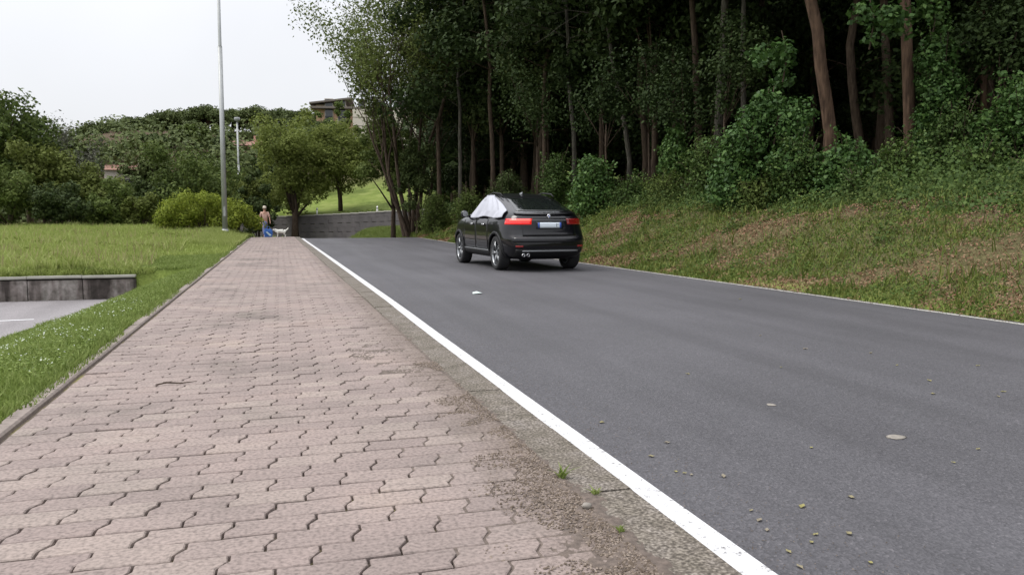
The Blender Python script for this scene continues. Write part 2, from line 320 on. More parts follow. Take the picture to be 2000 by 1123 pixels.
xs = np.concatenate([[-3000, -1500, -700, -400, -250, -170, -120], np.arange(-95, -16, 3.), np.arange(-16, -4.5, .5), np.arange(-4.5, -1.62, .2), [-1.54, -1.5, -1.3, -.7, 0., .7, 1.3, 1.9, 2.5, 3.1, 3.7, 4.2, 4.7, 5.2, 5.7, 6.2, 6.5], np.arange(6.8, 14, .22), np.arange(14, 30, .8), np.arange(30, 90, 4.), [100, 130, 180, 260, 400, 700, 1500, 3000]])
ys = np.concatenate([[-3000, -1200, -500, -200, -90, -50, -30], np.arange(-20, 0, 2.), np.arange(0, 18, .35), [18.2, 18.3, 18.40, 18.42], np.arange(18.75, 34, .45), np.arange(34, 48, .8), np.arange(48, 80, .45), np.arange(80, 175, 4.), [190, 220, 270, 350, 500, 900, 1800, 3500]])
gx, gy = np.meshgrid(xs, ys); gz = H(gx, gy); nx, ny = len(xs), len(ys)
idx = np.arange(nx*ny).reshape(ny, nx)
me = mesh_np('ground', np.stack([gx, gy, gz], -1).reshape(-1, 3), np.stack([idx[:-1, :-1], idx[:-1, 1:], idx[1:, 1:], idx[1:, :-1]], -1).reshape(-1, 4))
s_, t_ = ST(gx, gy); fmask = sm(66, 84, gy)*sm(25, 12, gx)*sm(-90, -70, gx)*(1-sm(8, 11, t_)*sm(90, 84, gy)) + sm(2.5, 5.5, t_-tR(s_))*sm(62, 52, s_)*sm(120, 80, gx) + .8*sm(0, .6, t_-tR(s_))*(t_-tR(s_) < 9)*sm(52, 46, s_)
aa = me.attributes.new('forest', 'FLOAT', 'POINT'); aa.data.foreach_set('value', np.clip(fmask, 0, 1).ravel().astype(np.float32))
g_ = link('ground', me, M['ground'], smooth=True); tag(g_, kind='structure')

def strip(name, s_list, t0, t1, z, mat, parent=None, kind='structure', nt_=2):
    ss = np.asarray(s_list, float); V = []
    for k in range(nt_):
        f = k/(nt_-1); a = t0(ss) if callable(t0) else np.full_like(ss, t0); b = t1(ss) if callable(t1) else np.full_like(ss, t1)
        V.append(P(ss, a+(b-a)*f, z))
    V = np.stack(V, 1).reshape(-1, 3); n = len(ss); i = np.arange(n*nt_).reshape(n, nt_)
    F = np.stack([i[:-1, :-1], i[:-1, 1:], i[1:, 1:], i[1:, :-1]], -1).reshape(-1, 4)
    o = link(name, mesh_np(name, V, F), mat, parent, True)
    if kind: tag(o, kind=kind)
    return o
SL = np.concatenate([np.arange(-40, 40, 2.), np.arange(40, 100, 1.)])
road = strip('road', SL, lambda s: 1.3-ofs(s), lambda s: tR(s)+.10, ROADZ, M['asphalt'], nt_=6)
strip('edge_line', SL, lambda s: 1.385-ofs(s), lambda s: 1.585-ofs(s), ROADZ+.004, M['paint'], road, None)
strip('edge_line', SL, lambda s: tR(s)-.11, lambda s: tR(s)-.01, ROADZ+.004, M['paint_old'], road, None)
# sunken lane on the left
V = []; yy = np.linspace(-30, 18.2, 40)
for y in yy: V += [(-40, y, -.6), (float(laneX(y))-.02, y, -.6)]
lane = link('side_lane', mesh_np('side_lane', V, [(2*i, 2*i+1, 2*i+3, 2*i+2) for i in range(len(yy)-1)]), M['asphalt_lane']); tag(lane, kind='structure')
mk = MB(); a = Vector(gnd(-160, 634, -.596)); b = Vector(gnd(66, 623.5, -.596)); d = (b-a).normalized(); n_ = Vector((-d.y, d.x, 0))*.05
mk.add([a-n_, b-n_, b+n_, a+n_], [(0, 1, 2, 3)]).build('bay_line', M['paint'], lane)

# ------------------------------------------------------------------ the paved path
path = strip('footpath', SL, -1.52, lambda s: 1.36-ofs(s), -.022, M['joint'], nt_=4)
PW, PH = .30, .155
XL, XR = -1.385, 1.115
def paver_outline():
    hw, hh, q, g, k = PW/2, PH/2, .017, .0030, .004
    e = .0048
    L = [(-hw-q+e, -hh+g), (-hw-q+e, -.026), (-hw+q+e, .026), (-hw+q+e, hh-g)]
    Rr = [(hw+q-e, hh-g), (hw+q-e, .026), (hw-q-e, -.026), (hw-q-e, -hh+g)]
    return L + [(-.03, hh-g-k), (.03, hh-g+.0)] + Rr + [(.03, -hh+g), (-.03, -hh+g-k*.0)]
PO = paver_outline()
def paver_verts(cx, cy, dz, rot, tx, ty):
    """outline of one paver clipped to the path width; returns top ring, bevel ring, bottom ring"""
    pts = []
    for (x, y) in PO:
        X = cx + x*math.cos(rot) - y*math.sin(rot); Y = cy + x*math.sin(rot) + y*math.cos(rot)
        pts.append([min(max(X, XL), XR-float(ofs(Y))), Y])
    w_ = max(p[0] for p in pts)-min(p[0] for p in pts)
    if w_ < .05: return None
    mx_, my_ = np.mean([p[0] for p in pts]), np.mean([p[1] for p in pts]); V = []
    for ins, z in ((.0045, 0.), (0., -.004), (0., -.03)):
        for p in pts:
            dx, dy = p[0]-mx_, p[1]-my_; l = math.hypot(dx, dy)+1e-6
            X, Y = p[0]-np.sign(dx)*min(ins, abs(dx)), p[1]-np.sign(dy)*min(ins, abs(dy))
            V.append((X, Y, z+dz+tx*(X-mx_)+ty*(Y-my_)))
    return V
n = len(PO)
PF = [tuple(range(n-1, -1, -1))] + [(r*n+k, r*n+(k+1) % n, (r+1)*n+(k+1) % n, (r+1)*n+k) for r in range(2) for k in range(n)]
spots = []
for r in range(0, int(66/PH)):
    y = 1.92 + r*PH
    j0 = -.208 if round((y-3.338)/PH) % 2 == 0 else -.058
    for k in range(-6, 8):
        cx = j0 + PW*(k+.5)
        if XL-.12 < cx < XR+.12: spots.append((cx, y))
def pv(cx, y):
    dz = random.gauss(0, .0014) + .004*math.sin(cx*2.3+y*.9)*math.cos(y*.5)
    return paver_verts(cx, y, dz, random.gauss(0, .006), random.gauss(0, .008), random.gauss(0, .010))
spots_vis = []
for (cx, y) in spots:
    dx, dz_ = cx*RT[0]+y*RT[1], cx*FW[0]+y*FW[1]-CAMH*FW[2]
    vis = dz_ > .3 and abs(1000+FPX*dx/dz_-1000) < 1090 and (561.5 + FPX*(0-((cx*UP[0]+y*UP[1]-CAMH*UP[2]))/dz_)) < 1150
    spots_vis.append(vis)
cnt = 0; far = MB()
for (cx, y), vis in zip(spots, spots_vis):
    V = pv(cx, y)
    if V is None: continue
    if vis and cnt < 298:
        me = bpy.data.meshes.new('paver'); c = np.mean(V, 0); me.from_pydata([tuple(np.array(v)-(c[0], c[1], 0)) for v in V], [], PF); me.update()
        o = link('paver', me, M['paver'], path); o.location = (c[0], c[1], 0); cnt += 1
    else:
        A = np.array(V); q = P(A[:, 1], A[:, 0], A[:, 2]); far.add(q.tolist(), PF)
fo = far.build('paver_field', M['paver_far'], path); fo['kind'] = 'stuff'
def kerb(t0, t1, ztop, zbot, mat, s0, s1, ln):
    s = s0; first = {}
    while s < s1:
        L = ln*random.uniform(.992, 1.0); j = [random.gauss(0, .0012) for _ in range(4)]
        q0 = P(s+.008, 0.); m_ = MB(); ring = [(t0, zbot), (t0, ztop-.01), (t0+.01, ztop), (t1-.012, ztop), (t1, ztop-.012), (t1, zbot)]
        V = []
        for ss in (s+.002, s+L*.5, s+L-.002):
            for (tt, zz) in ring: V.append(tuple(P(ss, tt+j[0]-(float(ofs(ss)) if t0 > 0 else 0), zz+j[1]*1.2)))
        k = len(ring); F = [tuple(range(k)), tuple(range(3*k-1, 2*k-1, -1))] + [(i*k+a_, i*k+(a_+1) % k, (i+1)*k+(a_+1) % k, (i+1)*k+a_) for i in range(2) for a_ in range(k)]
        m_.add(V, F).build('kerb_stone', mat, path); s += ln
kerb(-1.515, -1.42, .012, -.15, M['kerb'], 1., 58, 1.0)
kerb(1.130, 1.378, -.002, -.11, M['kerb_r'], 1., 58, 1.0)

# ------------------------------------------------------------------ foliage tools
def rand_dirs(n):
    v = rng.normal(size=(n, 3)); return v/np.linalg.norm(v, axis=1)[:, None]
def leaf_arrays(C, size, nrm=None, aspect=.5, up=.35):
    """one folded rhombic leaf at every point"""
    n = len(C); nrm = rand_dirs(n) if nrm is None else nrm
    a = rand_dirs(n); a -= nrm*(a*nrm).sum(1)[:, None]; a /= np.linalg.norm(a, axis=1)[:, None]+1e-9
    b = np.cross(nrm, a); s = (size*rng.uniform(.6, 1.35, n))[:, None]
    fold = nrm*s*.12
    V = np.stack([C-a*s*.5, C+b*s*aspect*.5+fold, C+a*s*.5, C-b*s*aspect*.5+fold], 1).reshape(-1, 3)
    return V, np.arange(4*n).reshape(n, 4)
def lobes_points(lobes, n, shell=.45, squash=1.):
    """points in the outer shells of a set of lobes (cx,cy,cz,r)"""
    L = np.array(lobes, float); w_ = L[:, 3]**2; k = rng.choice(len(L), n, p=w_/w_.sum())
    d = rand_dirs(n); rr = L[k, 3]*(1-shell*rng.random(n)**1.5)*(1+.22*np.sin(d[:, 0]*5+k)*np.cos(d[:, 2]*4+k*2))
    C = L[k, :3] + d*rr[:, None]*np.array([1, 1, squash]); return C, d
def crown_mesh(name, lobes, n, size, aspect=.6, shell=.5, squash=.85, out=.7):
    C, d = lobes_points(lobes, n, shell, squash)
    nn = d*out + rand_dirs(n)*.7 + np.array([0, 0, .35]); nn /= np.linalg.norm(nn, axis=1)[:, None]
    V, F = leaf_arrays(C, np.full(n, size), nn, aspect); return mesh_np(name, V, F)
def branch(mb, tips, p, d, L, r, depth, nseg=5, spread=.6, up=.15, wig=.12, kids=3, sides=5, shrink=.68, start=.35):
    pts = [p.copy()]; rad = [r]; q = p.copy(); dd = d.normalized()
    for i in range(nseg):
        dd = (dd + Vector((random.gauss(0, wig), random.gauss(0, wig), random.gauss(0, wig)+up*.15))).normalized()
        q = q + dd*(L/nseg); pts.append(q.copy()); rad.append(max(r*(1-.62*(i+1)/nseg), .004))
        if depth > 0 and (i+1)/nseg >= start:
            for _ in range(kids if i == nseg-1 else random.choice([1, 1, 2])):
                o = dd.orthogonal().normalized(); o.rotate(Matrix.Rotation(random.uniform(0, 6.28), 3, dd))
                nd_ = (dd + o*spread*random.uniform(.6, 1.3) + Vector((0, 0, up))).normalized()
                branch(mb, tips, q.copy(), nd_, L*shrink*random.uniform(.75, 1.15), rad[-1]*.62, depth-1, max(3, nseg-1), spread, up, wig*1.2, kids, max(3, sides-1), shrink, start)
    mb.tube(pts, rad, sides, cap=False)
    if depth <= 1: tips += [(x.copy(), depth) for x in pts[1:]]
def tips_leaves(name, tips, per, rad, size, aspect=.55):
    T = np.array([tuple(t[0]) for t in tips]); k = rng.integers(0, len(T), per); C = T[k] + rng.normal(size=(per, 3))*rad
    V, F = leaf_arrays(C, np.full(per, size), None, aspect); return mesh_np(name, V, F)
def vary(o, sx, sz, rz): o.scale = (sx, sx, sz); o.rotation_euler = (0, 0, rz)

# prototypes (meshes only; every tree below is its own object with its own trunk and crown)
def forest_proto(h, r, bark, lean=0., crown0=.38, cr=2.9, nl=9000, size=.26, leaf='leaf_forest', limbs=9):
    mb = MB(); pts = []; rad = []; x = y = 0.; k = 12
    for i in range(k+1):
        f = i/k; pts.append((x, y, h*f*.92-.4*(i == 0))); rad.append(r*(1.35 if i == 0 else (1.08 if i == 1 else 1))*(1-.75*f)+.02)
        x += random.gauss(0, .10)+lean*h/k; y += random.gauss(0, .10)
    mb.tube(pts, rad, 10); tips = []; lobes = []
    for i in range(limbs):
        f = crown0 + (1-crown0)*(i+.5)/limbs*.95; j = min(int(f*k), k-1); p = Vector(pts[j]); a = i*2.4+random.uniform(-.4, .4)
        L = cr*(1.25-.75*f)*random.uniform(.8, 1.2); d = Vector((math.cos(a), math.sin(a), .25+.5*f))
        branch(mb, tips, p, d, L, rad[j]*.4, 1, 5, .7, .0, .14, 2, 4)
        e = p + d.normalized()*L; lobes.append((e.x*.85, e.y*.85, e.z-.2, random.uniform(.9, 1.35)*cr*.42)); lobes.append(((p.x+e.x)/2, (p.y+e.y)/2, e.z+.1, cr*.36))
    lobes.append((pts[-1][0], pts[-1][1], h*.92, cr*.45))
    tm = mb; return tm, crown_mesh('crown', lobes, nl, size, .6, .7)
def make_tree(tm, cm, bark, leafm):
    root = empty('tree'); t = tm.build('trunk', M[bark], root, True); c = link('crown', cm, M[leafm], root); return root

FT = []
for i in range(5):
    tm, cm = forest_proto([17, 15, 18, 14, 16][i], [.20, .16, .24, .13, .18][i], 'bark', [.01, -.02, 0, .03, -.01][i], [.26, .16, .34, .13, .22][i], [3.3, 2.9, 3.7, 2.6, 3.1][i], 14000, .20)
    FT.append(make_tree(tm, cm, 'bark', 'leaf_forest'))
def place(proto, name, x, y, sx, sz, rz, label, cat='tree', group=None, z=None):
    o = copy_tree(proto); o.name = name; o.location = (x, y, float(H(x, y))-.03 if z is None else z); vary(o, sx, sz, rz); tag(o, label, cat, group); return o

# named trunks of the wood's edge that the photograph lets you tell apart
def edge_tree(px_list, Y, r, h, label, bark='bark', crown=True, cz=5.5, cr=3., crn=6000, z0=None):
    """trunk whose line follows given picture points at depth Y"""
    pts = [Vector(at(px, py, Y)) for px, py in px_list]
    base = Vector((pts[0].x, pts[0].y, float(H(pts[0].x, pts[0].y))-.1)); root = empty('tree', base)
    pl = [Vector((0, 0, 0))] + [p-base for p in pts]
    d = (pl[-1]-pl[-2]).normalized(); top = h
    while pl[-1].z < top: pl.append(pl[-1] + (d*.8+Vector((random.gauss(0, .12), random.gauss(0, .12), .3))).normalized()*1.6)
    pl = [p for i, p in enumerate(pl) if i == 0 or p.z > pl[i-1].z+.02]
    rad = [max(r*(1.3 if i == 0 else 1)*(1-.7*max(p.z, 0)/pl[-1].z), .03) for i, p in enumerate(pl)]
    mb = MB(); mb.tube(pl, rad, 12); tips = []; lobes = []
    for i in range(9):
        z = cz + (h-cz)*(i+.3)/9; j = max(1, min(range(len(pl)), key=lambda q: abs(pl[q].z-z))); a = i*2.4+1; L = cr*random.uniform(.7, 1.1)
        dd = Vector((math.cos(a), math.sin(a), .35)); branch(mb, tips, pl[j].copy(), dd, L, rad[j]*.4, 1, 5, .7, 0, .14, 2, 4)
        e = pl[j]+dd.normalized()*L; lobes += [(e.x, e.y, e.z, cr*.42), ((e.x+pl[j].x)/2, (e.y+pl[j].y)/2, e.z+.3, cr*.34)]
    mb.build('trunk', M[bark], root, True)
    if crown: link('crown', crown_mesh('crown', lobes, crn, .25, .6, .7), M['leaf_forest'], root)
    tag(root, label, 'tree', 'trees along the edge of the wood'); return root

edge_tree([(1622, 262), (1614, 200), (1603, 130), (1597, 60), (1583, 0), (1572, -60)], 19, .19, 17, 'thickest bare brown trunk, leaning slightly left, behind the large ivy bush', 'bark_red')
edge_tree([(1778, 330), (1776, 220), (1772, 110), (1768, 0), (1764, -80)], 17.2, .16, 16, 'tall reddish trunk wrapped in ivy leaves up its right side', 'bark_red', cz=6.5)
edge_tree([(1922, 260), (1921, 180), (1920, 126), (1921, 40)], 20, .12, 14, 'slim pale trunk standing alone near the right edge of the photo', 'bark_red')
edge_tree([(1403, 262), (1405, 200), (1410, 130), (1413, 60)], 25, .17, 16, 'straight grey-brown trunk rising behind the left end of the large ivy bush', 'bark_grey')
edge_tree([(1453, 240), (1452, 180), (1451, 90)], 24, .11, 14, 'thin straight trunk with a leafy tuft, between two thicker trunks', 'bark_grey')
edge_tree([(1682, 300), (1672, 230), (1664, 160), (1660, 90)], 22, .16, 15, 'dim brown trunk just right of the thickest trunk', 'bark')
edge_tree([(1738, 290), (1736, 200), (1730, 100), (1727, 20)], 21, .15, 15, 'dark trunk close to the left of the ivy-wrapped trunk', 'bark')
edge_tree([(1230, 315), (1222, 255), (1212, 205), (1204, 165), (1196, 120)], 31, .12, 15, 'thin pale trunk leaning left above the bank, halfway along the wood edge', 'bark_grey')
edge_tree([(1262, 312), (1258, 250), (1252, 190), (1250, 120)], 32, .17, 15, 'thicker mossy trunk directly right of the thin leaning trunk', 'bark')
edge_tree([(1122, 305), (1121, 260), (1116, 215), (1110, 150)], 34, .12, 15, 'thin forked-looking trunk behind the roof of the black car', 'bark_grey')
edge_tree([(1365, 290), (1364, 230), (1360, 170), (1358, 90)], 27, .16, 15, 'mossy trunk left of the straight grey-brown one', 'bark')
edge_tree([(1318, 285), (1318, 230), (1316, 150)], 30, .12, 15, 'faint dark trunk above the light tuft of ivy', 'bark')
edge_tree([(1064, 325), (1064, 270), (1062, 200)], 37, .14, 15, 'dim trunk rising over the rear window of the car', 'bark')
edge_tree([(963, 330), (961, 270), (956, 200)], 40, .14, 15, 'dim trunk rising above the white sheet on the car', 'bark')
edge_tree([(899, 365), (899, 320), (898, 270)], 42, .12, 14, 'thin greenish trunk behind the car bonnet', 'bark_grey')
edge_tree([(858, 375), (857, 320), (855, 240)], 44, .14, 14, 'dark trunk at the far end of the wood beside the leaning stems', 'bark')
edge_tree([(1860, 260), (1858, 180), (1852, 90)], 22, .15, 15, 'dark trunk between the ivy-wrapped trunk and the slim pale trunk', 'bark')

FG = 'trees inside the dark wood'
for gx_ in np.arange(9.4, 15, 2.6):
    for gy_ in np.arange(50, 80, 3.2):
        x = gx_+random.uniform(-.6, .6)+(gy_-50)*.13; y = gy_+random.uniform(-.8, .8)
        if 545+x/y*1550 < 850 : continue
        place(FT[int(gy_) % 5], 'tree', x, y, random.uniform(.85, 1.1), random.uniform(.8, 1.), random.uniform(0, 6.28), 'dark tree among many others inside the shaded wood right of the road', group=FG)
k = 0
for gx_ in np.arange(14.5, 52, 3.6):
    for gy_ in np.arange(-8, 66, 4.1):
        x = gx_+random.uniform(-1.3, 1.3); y = gy_+random.uniform(-1.6, 1.6)
        if x < 19 and y > 14 and y < 38 and random.random() < .35: continue
        if x < (20.5 if y < 24 else 17.): continue
        if y < 8 and x > 40: continue
        place(FT[k % 5], 'tree', x, y, random.uniform(.85, 1.15), random.uniform(.85, 1.12), random.uniform(0, 6.28), 'dark tree among many others inside the shaded wood right of the road', group=FG); k += 1

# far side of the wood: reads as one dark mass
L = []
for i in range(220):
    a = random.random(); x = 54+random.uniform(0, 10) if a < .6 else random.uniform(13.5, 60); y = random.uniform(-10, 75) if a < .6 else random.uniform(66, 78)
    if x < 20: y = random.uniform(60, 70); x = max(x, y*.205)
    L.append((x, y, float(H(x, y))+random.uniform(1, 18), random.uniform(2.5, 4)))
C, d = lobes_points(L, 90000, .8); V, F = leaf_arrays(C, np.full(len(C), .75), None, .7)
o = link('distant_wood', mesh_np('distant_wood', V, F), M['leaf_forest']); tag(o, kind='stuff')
for i, o in enumerate(FT):   # prototypes take places of their own
    o.location = (13.2+i*.7, 40+i*3.3, 0); o.location.z = float(H(o.location.x, o.location.y)); tag(o, 'dark tree among many others inside the shaded wood right of the road', 'tree', FG)

# ------------------------------------------------------------------ multi-stem tree at the bend
tx, ty, _ = at(806, 412, 47); tz = float(H(tx, ty))
root = empty('tree', (tx, ty, tz-.05)); tag(root, 'tall many-stemmed tree leaning out left over the bend, sky showing through its thin leaves', 'tree')
mb = MB(); tips = []
for (dx, dy, L_, r, n0) in ((-.30, .05, 7.5, .15, 0), (-.13, -.05, 8.5, .15, 0), (.02, .1, 8.5, .14, 0), (.14, 0, 8.5, .13, 0), (-.22, -.15, 6.8, .12, 0), (-.05, .2, 7.5, .11, 0), (.24, .1, 7., .11, 0)):
    branch(mb, tips, Vector((dx*1.6, dy*2, 0)), Vector((dx, dy*.5, 1)), L_, r, 3, 6, .55, .13, .07, 2, 6, .60, .5)
mb.build('trunk', M['bark'], root, True)
T = [t for t in tips if t[0].z > 1.8]
link('crown', tips_leaves('crown', T, 36000, .30, .17), M['leaf_edge'], root)
for i in range(9):
    mb2 = None
# shrubs and slim trees that thicken the edge of the wood right of it
def lob_tree(name, x, y, h, rx, trunk_h, r, leaf, bark, nl, size, label, cat='tree', group=None, lob=14, squash=.9, rz=0., ntr=1, shell=.5, z=None, flat=1., rag=False):
    z0 = float(H(x, y))-.05 if z is None else z; root = empty(name, (x, y, z0), rz); lobes = []
    ch = (h-trunk_h)/2; cz_ = trunk_h+ch
    for i in range(lob):
        d = rand_dirs(1)[0]; f = random.uniform(.3, 1.02) if rag else random.uniform(.35, .8)
        lobes.append((d[0]*rx*f, d[1]*rx*f, cz_+d[2]*ch*f*flat, (random.uniform(.16, .36) if rag else random.uniform(.28, .5))*min(rx, ch*1.3)))
    lobes.append((0, 0, cz_, min(rx, ch)*.6))
    mb = MB(); tips = []
    for j in range(ntr):
        a = j*2.1+.6; o0 = Vector((math.cos(a), math.sin(a), 0))*(.25 if ntr > 1 else 0); top = o0*1.8+Vector((0, 0, trunk_h+ch*.5))
        mb.tube([o0-Vector((0, 0, .3)), o0*1.2+Vector((.03, 0, trunk_h*.5)), o0*1.5+Vector((0, .03, trunk_h)), top], [r*1.3, r, r*.85, r*.5], 8)
        for l in lobes[j::ntr][:6]: mb.tube([o0*1.5+Vector((0, 0, trunk_h*.95)), Vector(l[:3])*.5+Vector((0, 0, trunk_h*.5)), Vector(l[:3])], [r*.45, r*.3, r*.12], 5)
    mb.build('trunk', M[bark], root, True)
    link('crown', crown_mesh('crown', lobes, nl, size, .6, shell, squash), M[leaf], root); tag(root, label, cat, group); return root
EL = [('dark leafy tree just right of the many-stemmed tree', 850, 400, 44, 12, 3.0), ('leafy tree whose crown hangs over the far road behind the car', 905, 395, 43, 11, 2.8),
      ('dark green tree whose crown fills the gap above the white sheet', 985, 380, 38, 11, 2.8), ('broad dark tree above the rear end of the black car', 1085, 370, 34, 11, 2.9),
      ('dim leafy tree above the bank just right of the car', 1180, 370, 30, 10, 2.6)]
for (lb, px, py, Y, h, rx) in EL:
    x, y, _ = at(px, py, Y); lob_tree('tree', x+2.2, y, h+3, rx, 4.2, .14, 'leaf_forest' if px > 1000 else 'leaf_dark', 'bark', 15000, .24, lb, group='leafy trees at the wood edge', lob=22, shell=.7, flat=1.2)

YT = [(1340, 130, 24, 1.7, 6.0, 'young tree between the mossy trunks, its leaves hiding their tops'), (1185, 150, 28, 1.9, 6.4, 'young leafy tree over the left part of the bank, near the car'),
      (1880, 40, 17, 1.6, 5.6, 'young tree above the bush left of the slim pale trunk'), (1050, 120, 33, 2.3, 7.5, 'leafy young tree above the roof of the black car'), (1960, 40, 15.5, 1.4, 5.2, 'young tree near the top right corner of the photo'), (1270, 90, 27, 2.0, 7.2, 'tall young tree hanging over the thin leaning trunk'), (1420, 60, 22, 1.6, 6.6, 'young tree whose twigs cross the straight grey-brown trunk')]
for (px, pt, Y, rx, h, lb) in YT:
    x, y, z = at(px, pt, Y); z0 = float(H(x, y)); lob_tree('tree', x, y, max(z+.8-z0, 3.5), rx, max(z+.8-z0, 3.5)*.42, .045, 'leaf_forest', 'bark', 2600, .13, lb, group='young trees under the tall trunks', lob=9, shell=.9)
# ------------------------------------------------------------------ undergrowth on top of the bank
def bush_mesh(n, size, tall=1., lob=12):
    lobes = [(random.gauss(0, .42), random.gauss(0, .42), .35+random.random()*.75*tall, random.uniform(.28, .5)) for _ in range(lob)]
    return crown_mesh('leaves', lobes, n, size, .75, .6, .85, 1.)
stm = MB()
for i in range(9):
    a = i*.7; stm.tube([(0.05*math.cos(a), .05*math.sin(a), -.2), (.3*math.cos(a), .3*math.sin(a), .5), (.5*math.cos(a*1.3), .5*math.sin(a*1.3), 1.1)], [.02, .015, .006], 5, False)
stem_me = None
def bush(px0, px1, ptop, pbase, Y, label, leaf='leaf_bush', mi=None, cat='bush', grp='bushes on top of the bank'):
    """bush standing between two picture columns, as tall as the photo shows"""
    global stem_me
    xc, yc, _ = at((px0+px1)/2, pbase, Y); wd = abs(at(px1, pbase, Y)[0]-at(px0, pbase, Y)[0])
    zt = at((px0+px1)/2, ptop, Y)[2]; z0 = float(H(xc, yc)); h = max(zt-z0, .5)
    root = empty('bush', (xc, yc, z0-.05), random.uniform(0, 6.28)); k = mi if mi is not None else random.randrange(4)
    nb = int(min(16, 7+h*wd*1.6)); rl = min(wd, 1.6)*.30; lobes = []
    for q in range(nb+6):
        f = q/(nb+5); a = q*2.4+random.random(); rr_ = (wd/2-rl*.6)*math.sqrt(random.random())*(1.0-.55*f*f); lobes.append((math.cos(a)*rr_, math.sin(a)*rr_, .1+f*(h-rl*.9), rl*random.uniform(.75, 1.2)))
    C, d = lobes_points(lobes, int(2400+1700*h*wd), .85, .9); sh = []; sb = MB()
    for q in range(int(12+6*h*wd/2)):      # shoots that break the outline
        l = lobes[random.randrange(len(lobes))]; a = random.uniform(0, 6.28); e = Vector((math.cos(a)*.6, math.sin(a)*.6, random.uniform(.2, 1.2))).normalized()*random.uniform(.5, 1.05)*max(.6, rl*1.7); p0 = Vector(l[:3])*.6; p1 = Vector(l[:3])+e*.9; p2 = Vector(l[:3])+e*1.25+Vector((0, 0, -.12))
        sb.tube([p0, p1, p2], [.014, .008, .003], 4, False)
        for z_ in range(34): f = random.random()**.8; pp = p0.lerp(p1, f) if random.random() < .6 else p1.lerp(p2, f); sh.append([pp.x+random.gauss(0, .06), pp.y+random.gauss(0, .06), pp.z+random.gauss(0, .06)])
    sh = np.array(sh); C = np.concatenate([C, sh]); d = np.concatenate([d, rand_dirs(len(sh))]); nn = d*.7+rand_dirs(len(d))*.8+np.array([0, 0, .45]); nn /= np.linalg.norm(nn, axis=1)[:, None]
    V, F = leaf_arrays(C, (.105 if leaf == 'leaf_ivy' else .075)*rng.uniform(.45, 1.3, len(C)), nn, .72); c = link('leaves', mesh_np('leaves', V, F), M[leaf], root); sb.build('shoots', M['bark'], root, True); k = 0
    s = stm.build('stems', M['bark'], root) if stem_me is None else link('stems', stem_me, None, root)
    stem_me = s.data; s.scale = (wd/2, wd/2, h/1.4)
    tag(root, label, cat, grp); return root
for a in [
    (1410, 1600, 178, 370, 17.5, 'largest dark green ivy bush, peaking left of the thickest trunk', 'leaf_ivy', 1),
    (1395, 1500, 245, 385, 17.8, 'left shoulder of leafy growth in front of the straight grey-brown trunk', 'leaf_ivy', 0),
    (1500, 1600, 260, 395, 16.4, 'low dense bush filling the gap under the thickest trunk', 'leaf_bush', 2),
    (1590, 1700, 275, 400, 15.6, 'bright-leaved bush at the foot of the thickest trunk', 'leaf_ivy', 0),
    (1700, 1800, 268, 395, 15.4, 'dark bush at the foot of the ivy-wrapped trunk', 'leaf_bush', 3),
    (1785, 1870, 60, 330, 16.4, 'tall column of ivy leaves standing right of the ivy-wrapped trunk', 'leaf_ivy', 1),
    (1800, 1925, 200, 385, 15.6, 'wide leafy bush between the ivy column and the slim pale trunk', 'leaf_bush', 2),
    (1925, 2080, 130, 400, 14.2, 'big bush cut off by the right edge of the photo', 'leaf_ivy', 1),
    (1860, 1960, 280, 395, 13.8, 'low dark bush below the slim pale trunk', 'leaf_bush', 0),
    (1985, 2120, 290, 420, 12.4, 'nearest low bush at the right edge of the photo', 'leaf_bush', 0),
    (1110, 1200, 300, 410, 26, 'rounded bush on the bank just right of the car', 'leaf_ivy', 0),
    (1190, 1270, 345, 405, 25, 'small bush right of the rounded bush by the car', 'leaf_bush', 2),
    (1285, 1345, 245, 380, 24, 'upright light-leaved bush standing apart under the mossy trunk', 'leaf_ivy', 1),
    (1335, 1430, 265, 390, 21.5, 'dark bush between the upright light-leaved bush and the largest ivy bush', 'leaf_bush', 3),
    (1250, 1340, 335, 400, 23.5, 'low spreading bush below the upright light-leaved bush', 'leaf_mid', 2),
    (1040, 1130, 300, 400, 31, 'bush showing over the rear window of the black car', 'leaf_bush', 1),
    (940, 1040, 330, 400, 34, 'dark low bush behind the roof of the black car', 'leaf_dark', 0),
    (880, 950, 370, 420, 38, 'green bush behind the left door mirror of the car', 'leaf_mid', 2),
    (815, 885, 375, 425, 43, 'green bush at the foot of the many-stemmed tree', 'leaf_mid', 0),
    (1640, 1740, 330, 400, 14.6, 'low leafy clump left of the ivy-wrapped trunk, at the bank top', 'leaf_bush', 2),
    (1430, 1530, 345, 405, 17.2, 'low leafy clump below the largest ivy bush', 'leaf_mid', 2)]:
    bush(*a)
# ivy tuft and hanging leaves on trunks
for (px, py, Y, s, lb) in ((1455, 132, 23.6, .8, 'leafy tuft growing out of the thin straight trunk'), (1530, 110, 18, 1.1, 'pale leafy sprig hanging left of the thickest trunk'), (1700, 40, 17, 1.2, 'leafy sprig hanging above the dark trunk'), (1820, 40, 17, 1.0, 'leafy sprig hanging high beside the ivy column')):
    x, y, z = at(px, py, Y); lob = [(random.gauss(0, .3), random.gauss(0, .3), random.gauss(0, .25), .3) for _ in range(6)]
    r_ = empty('ivy_tuft', (x, y, z)); tag(r_, lb, 'ivy', 'ivy tufts among the trunks'); r_.scale = (s, s, s)
    link('leaves', crown_mesh('leaves', lob, 420, .13, .75), M['leaf_ivy'], r_); mb = MB(); mb.tube([(0, 0, -.6), (.1, 0, 0), (0, .1, .6)], [.02, .015, .01], 5).build('stems', M['bark'], r_)

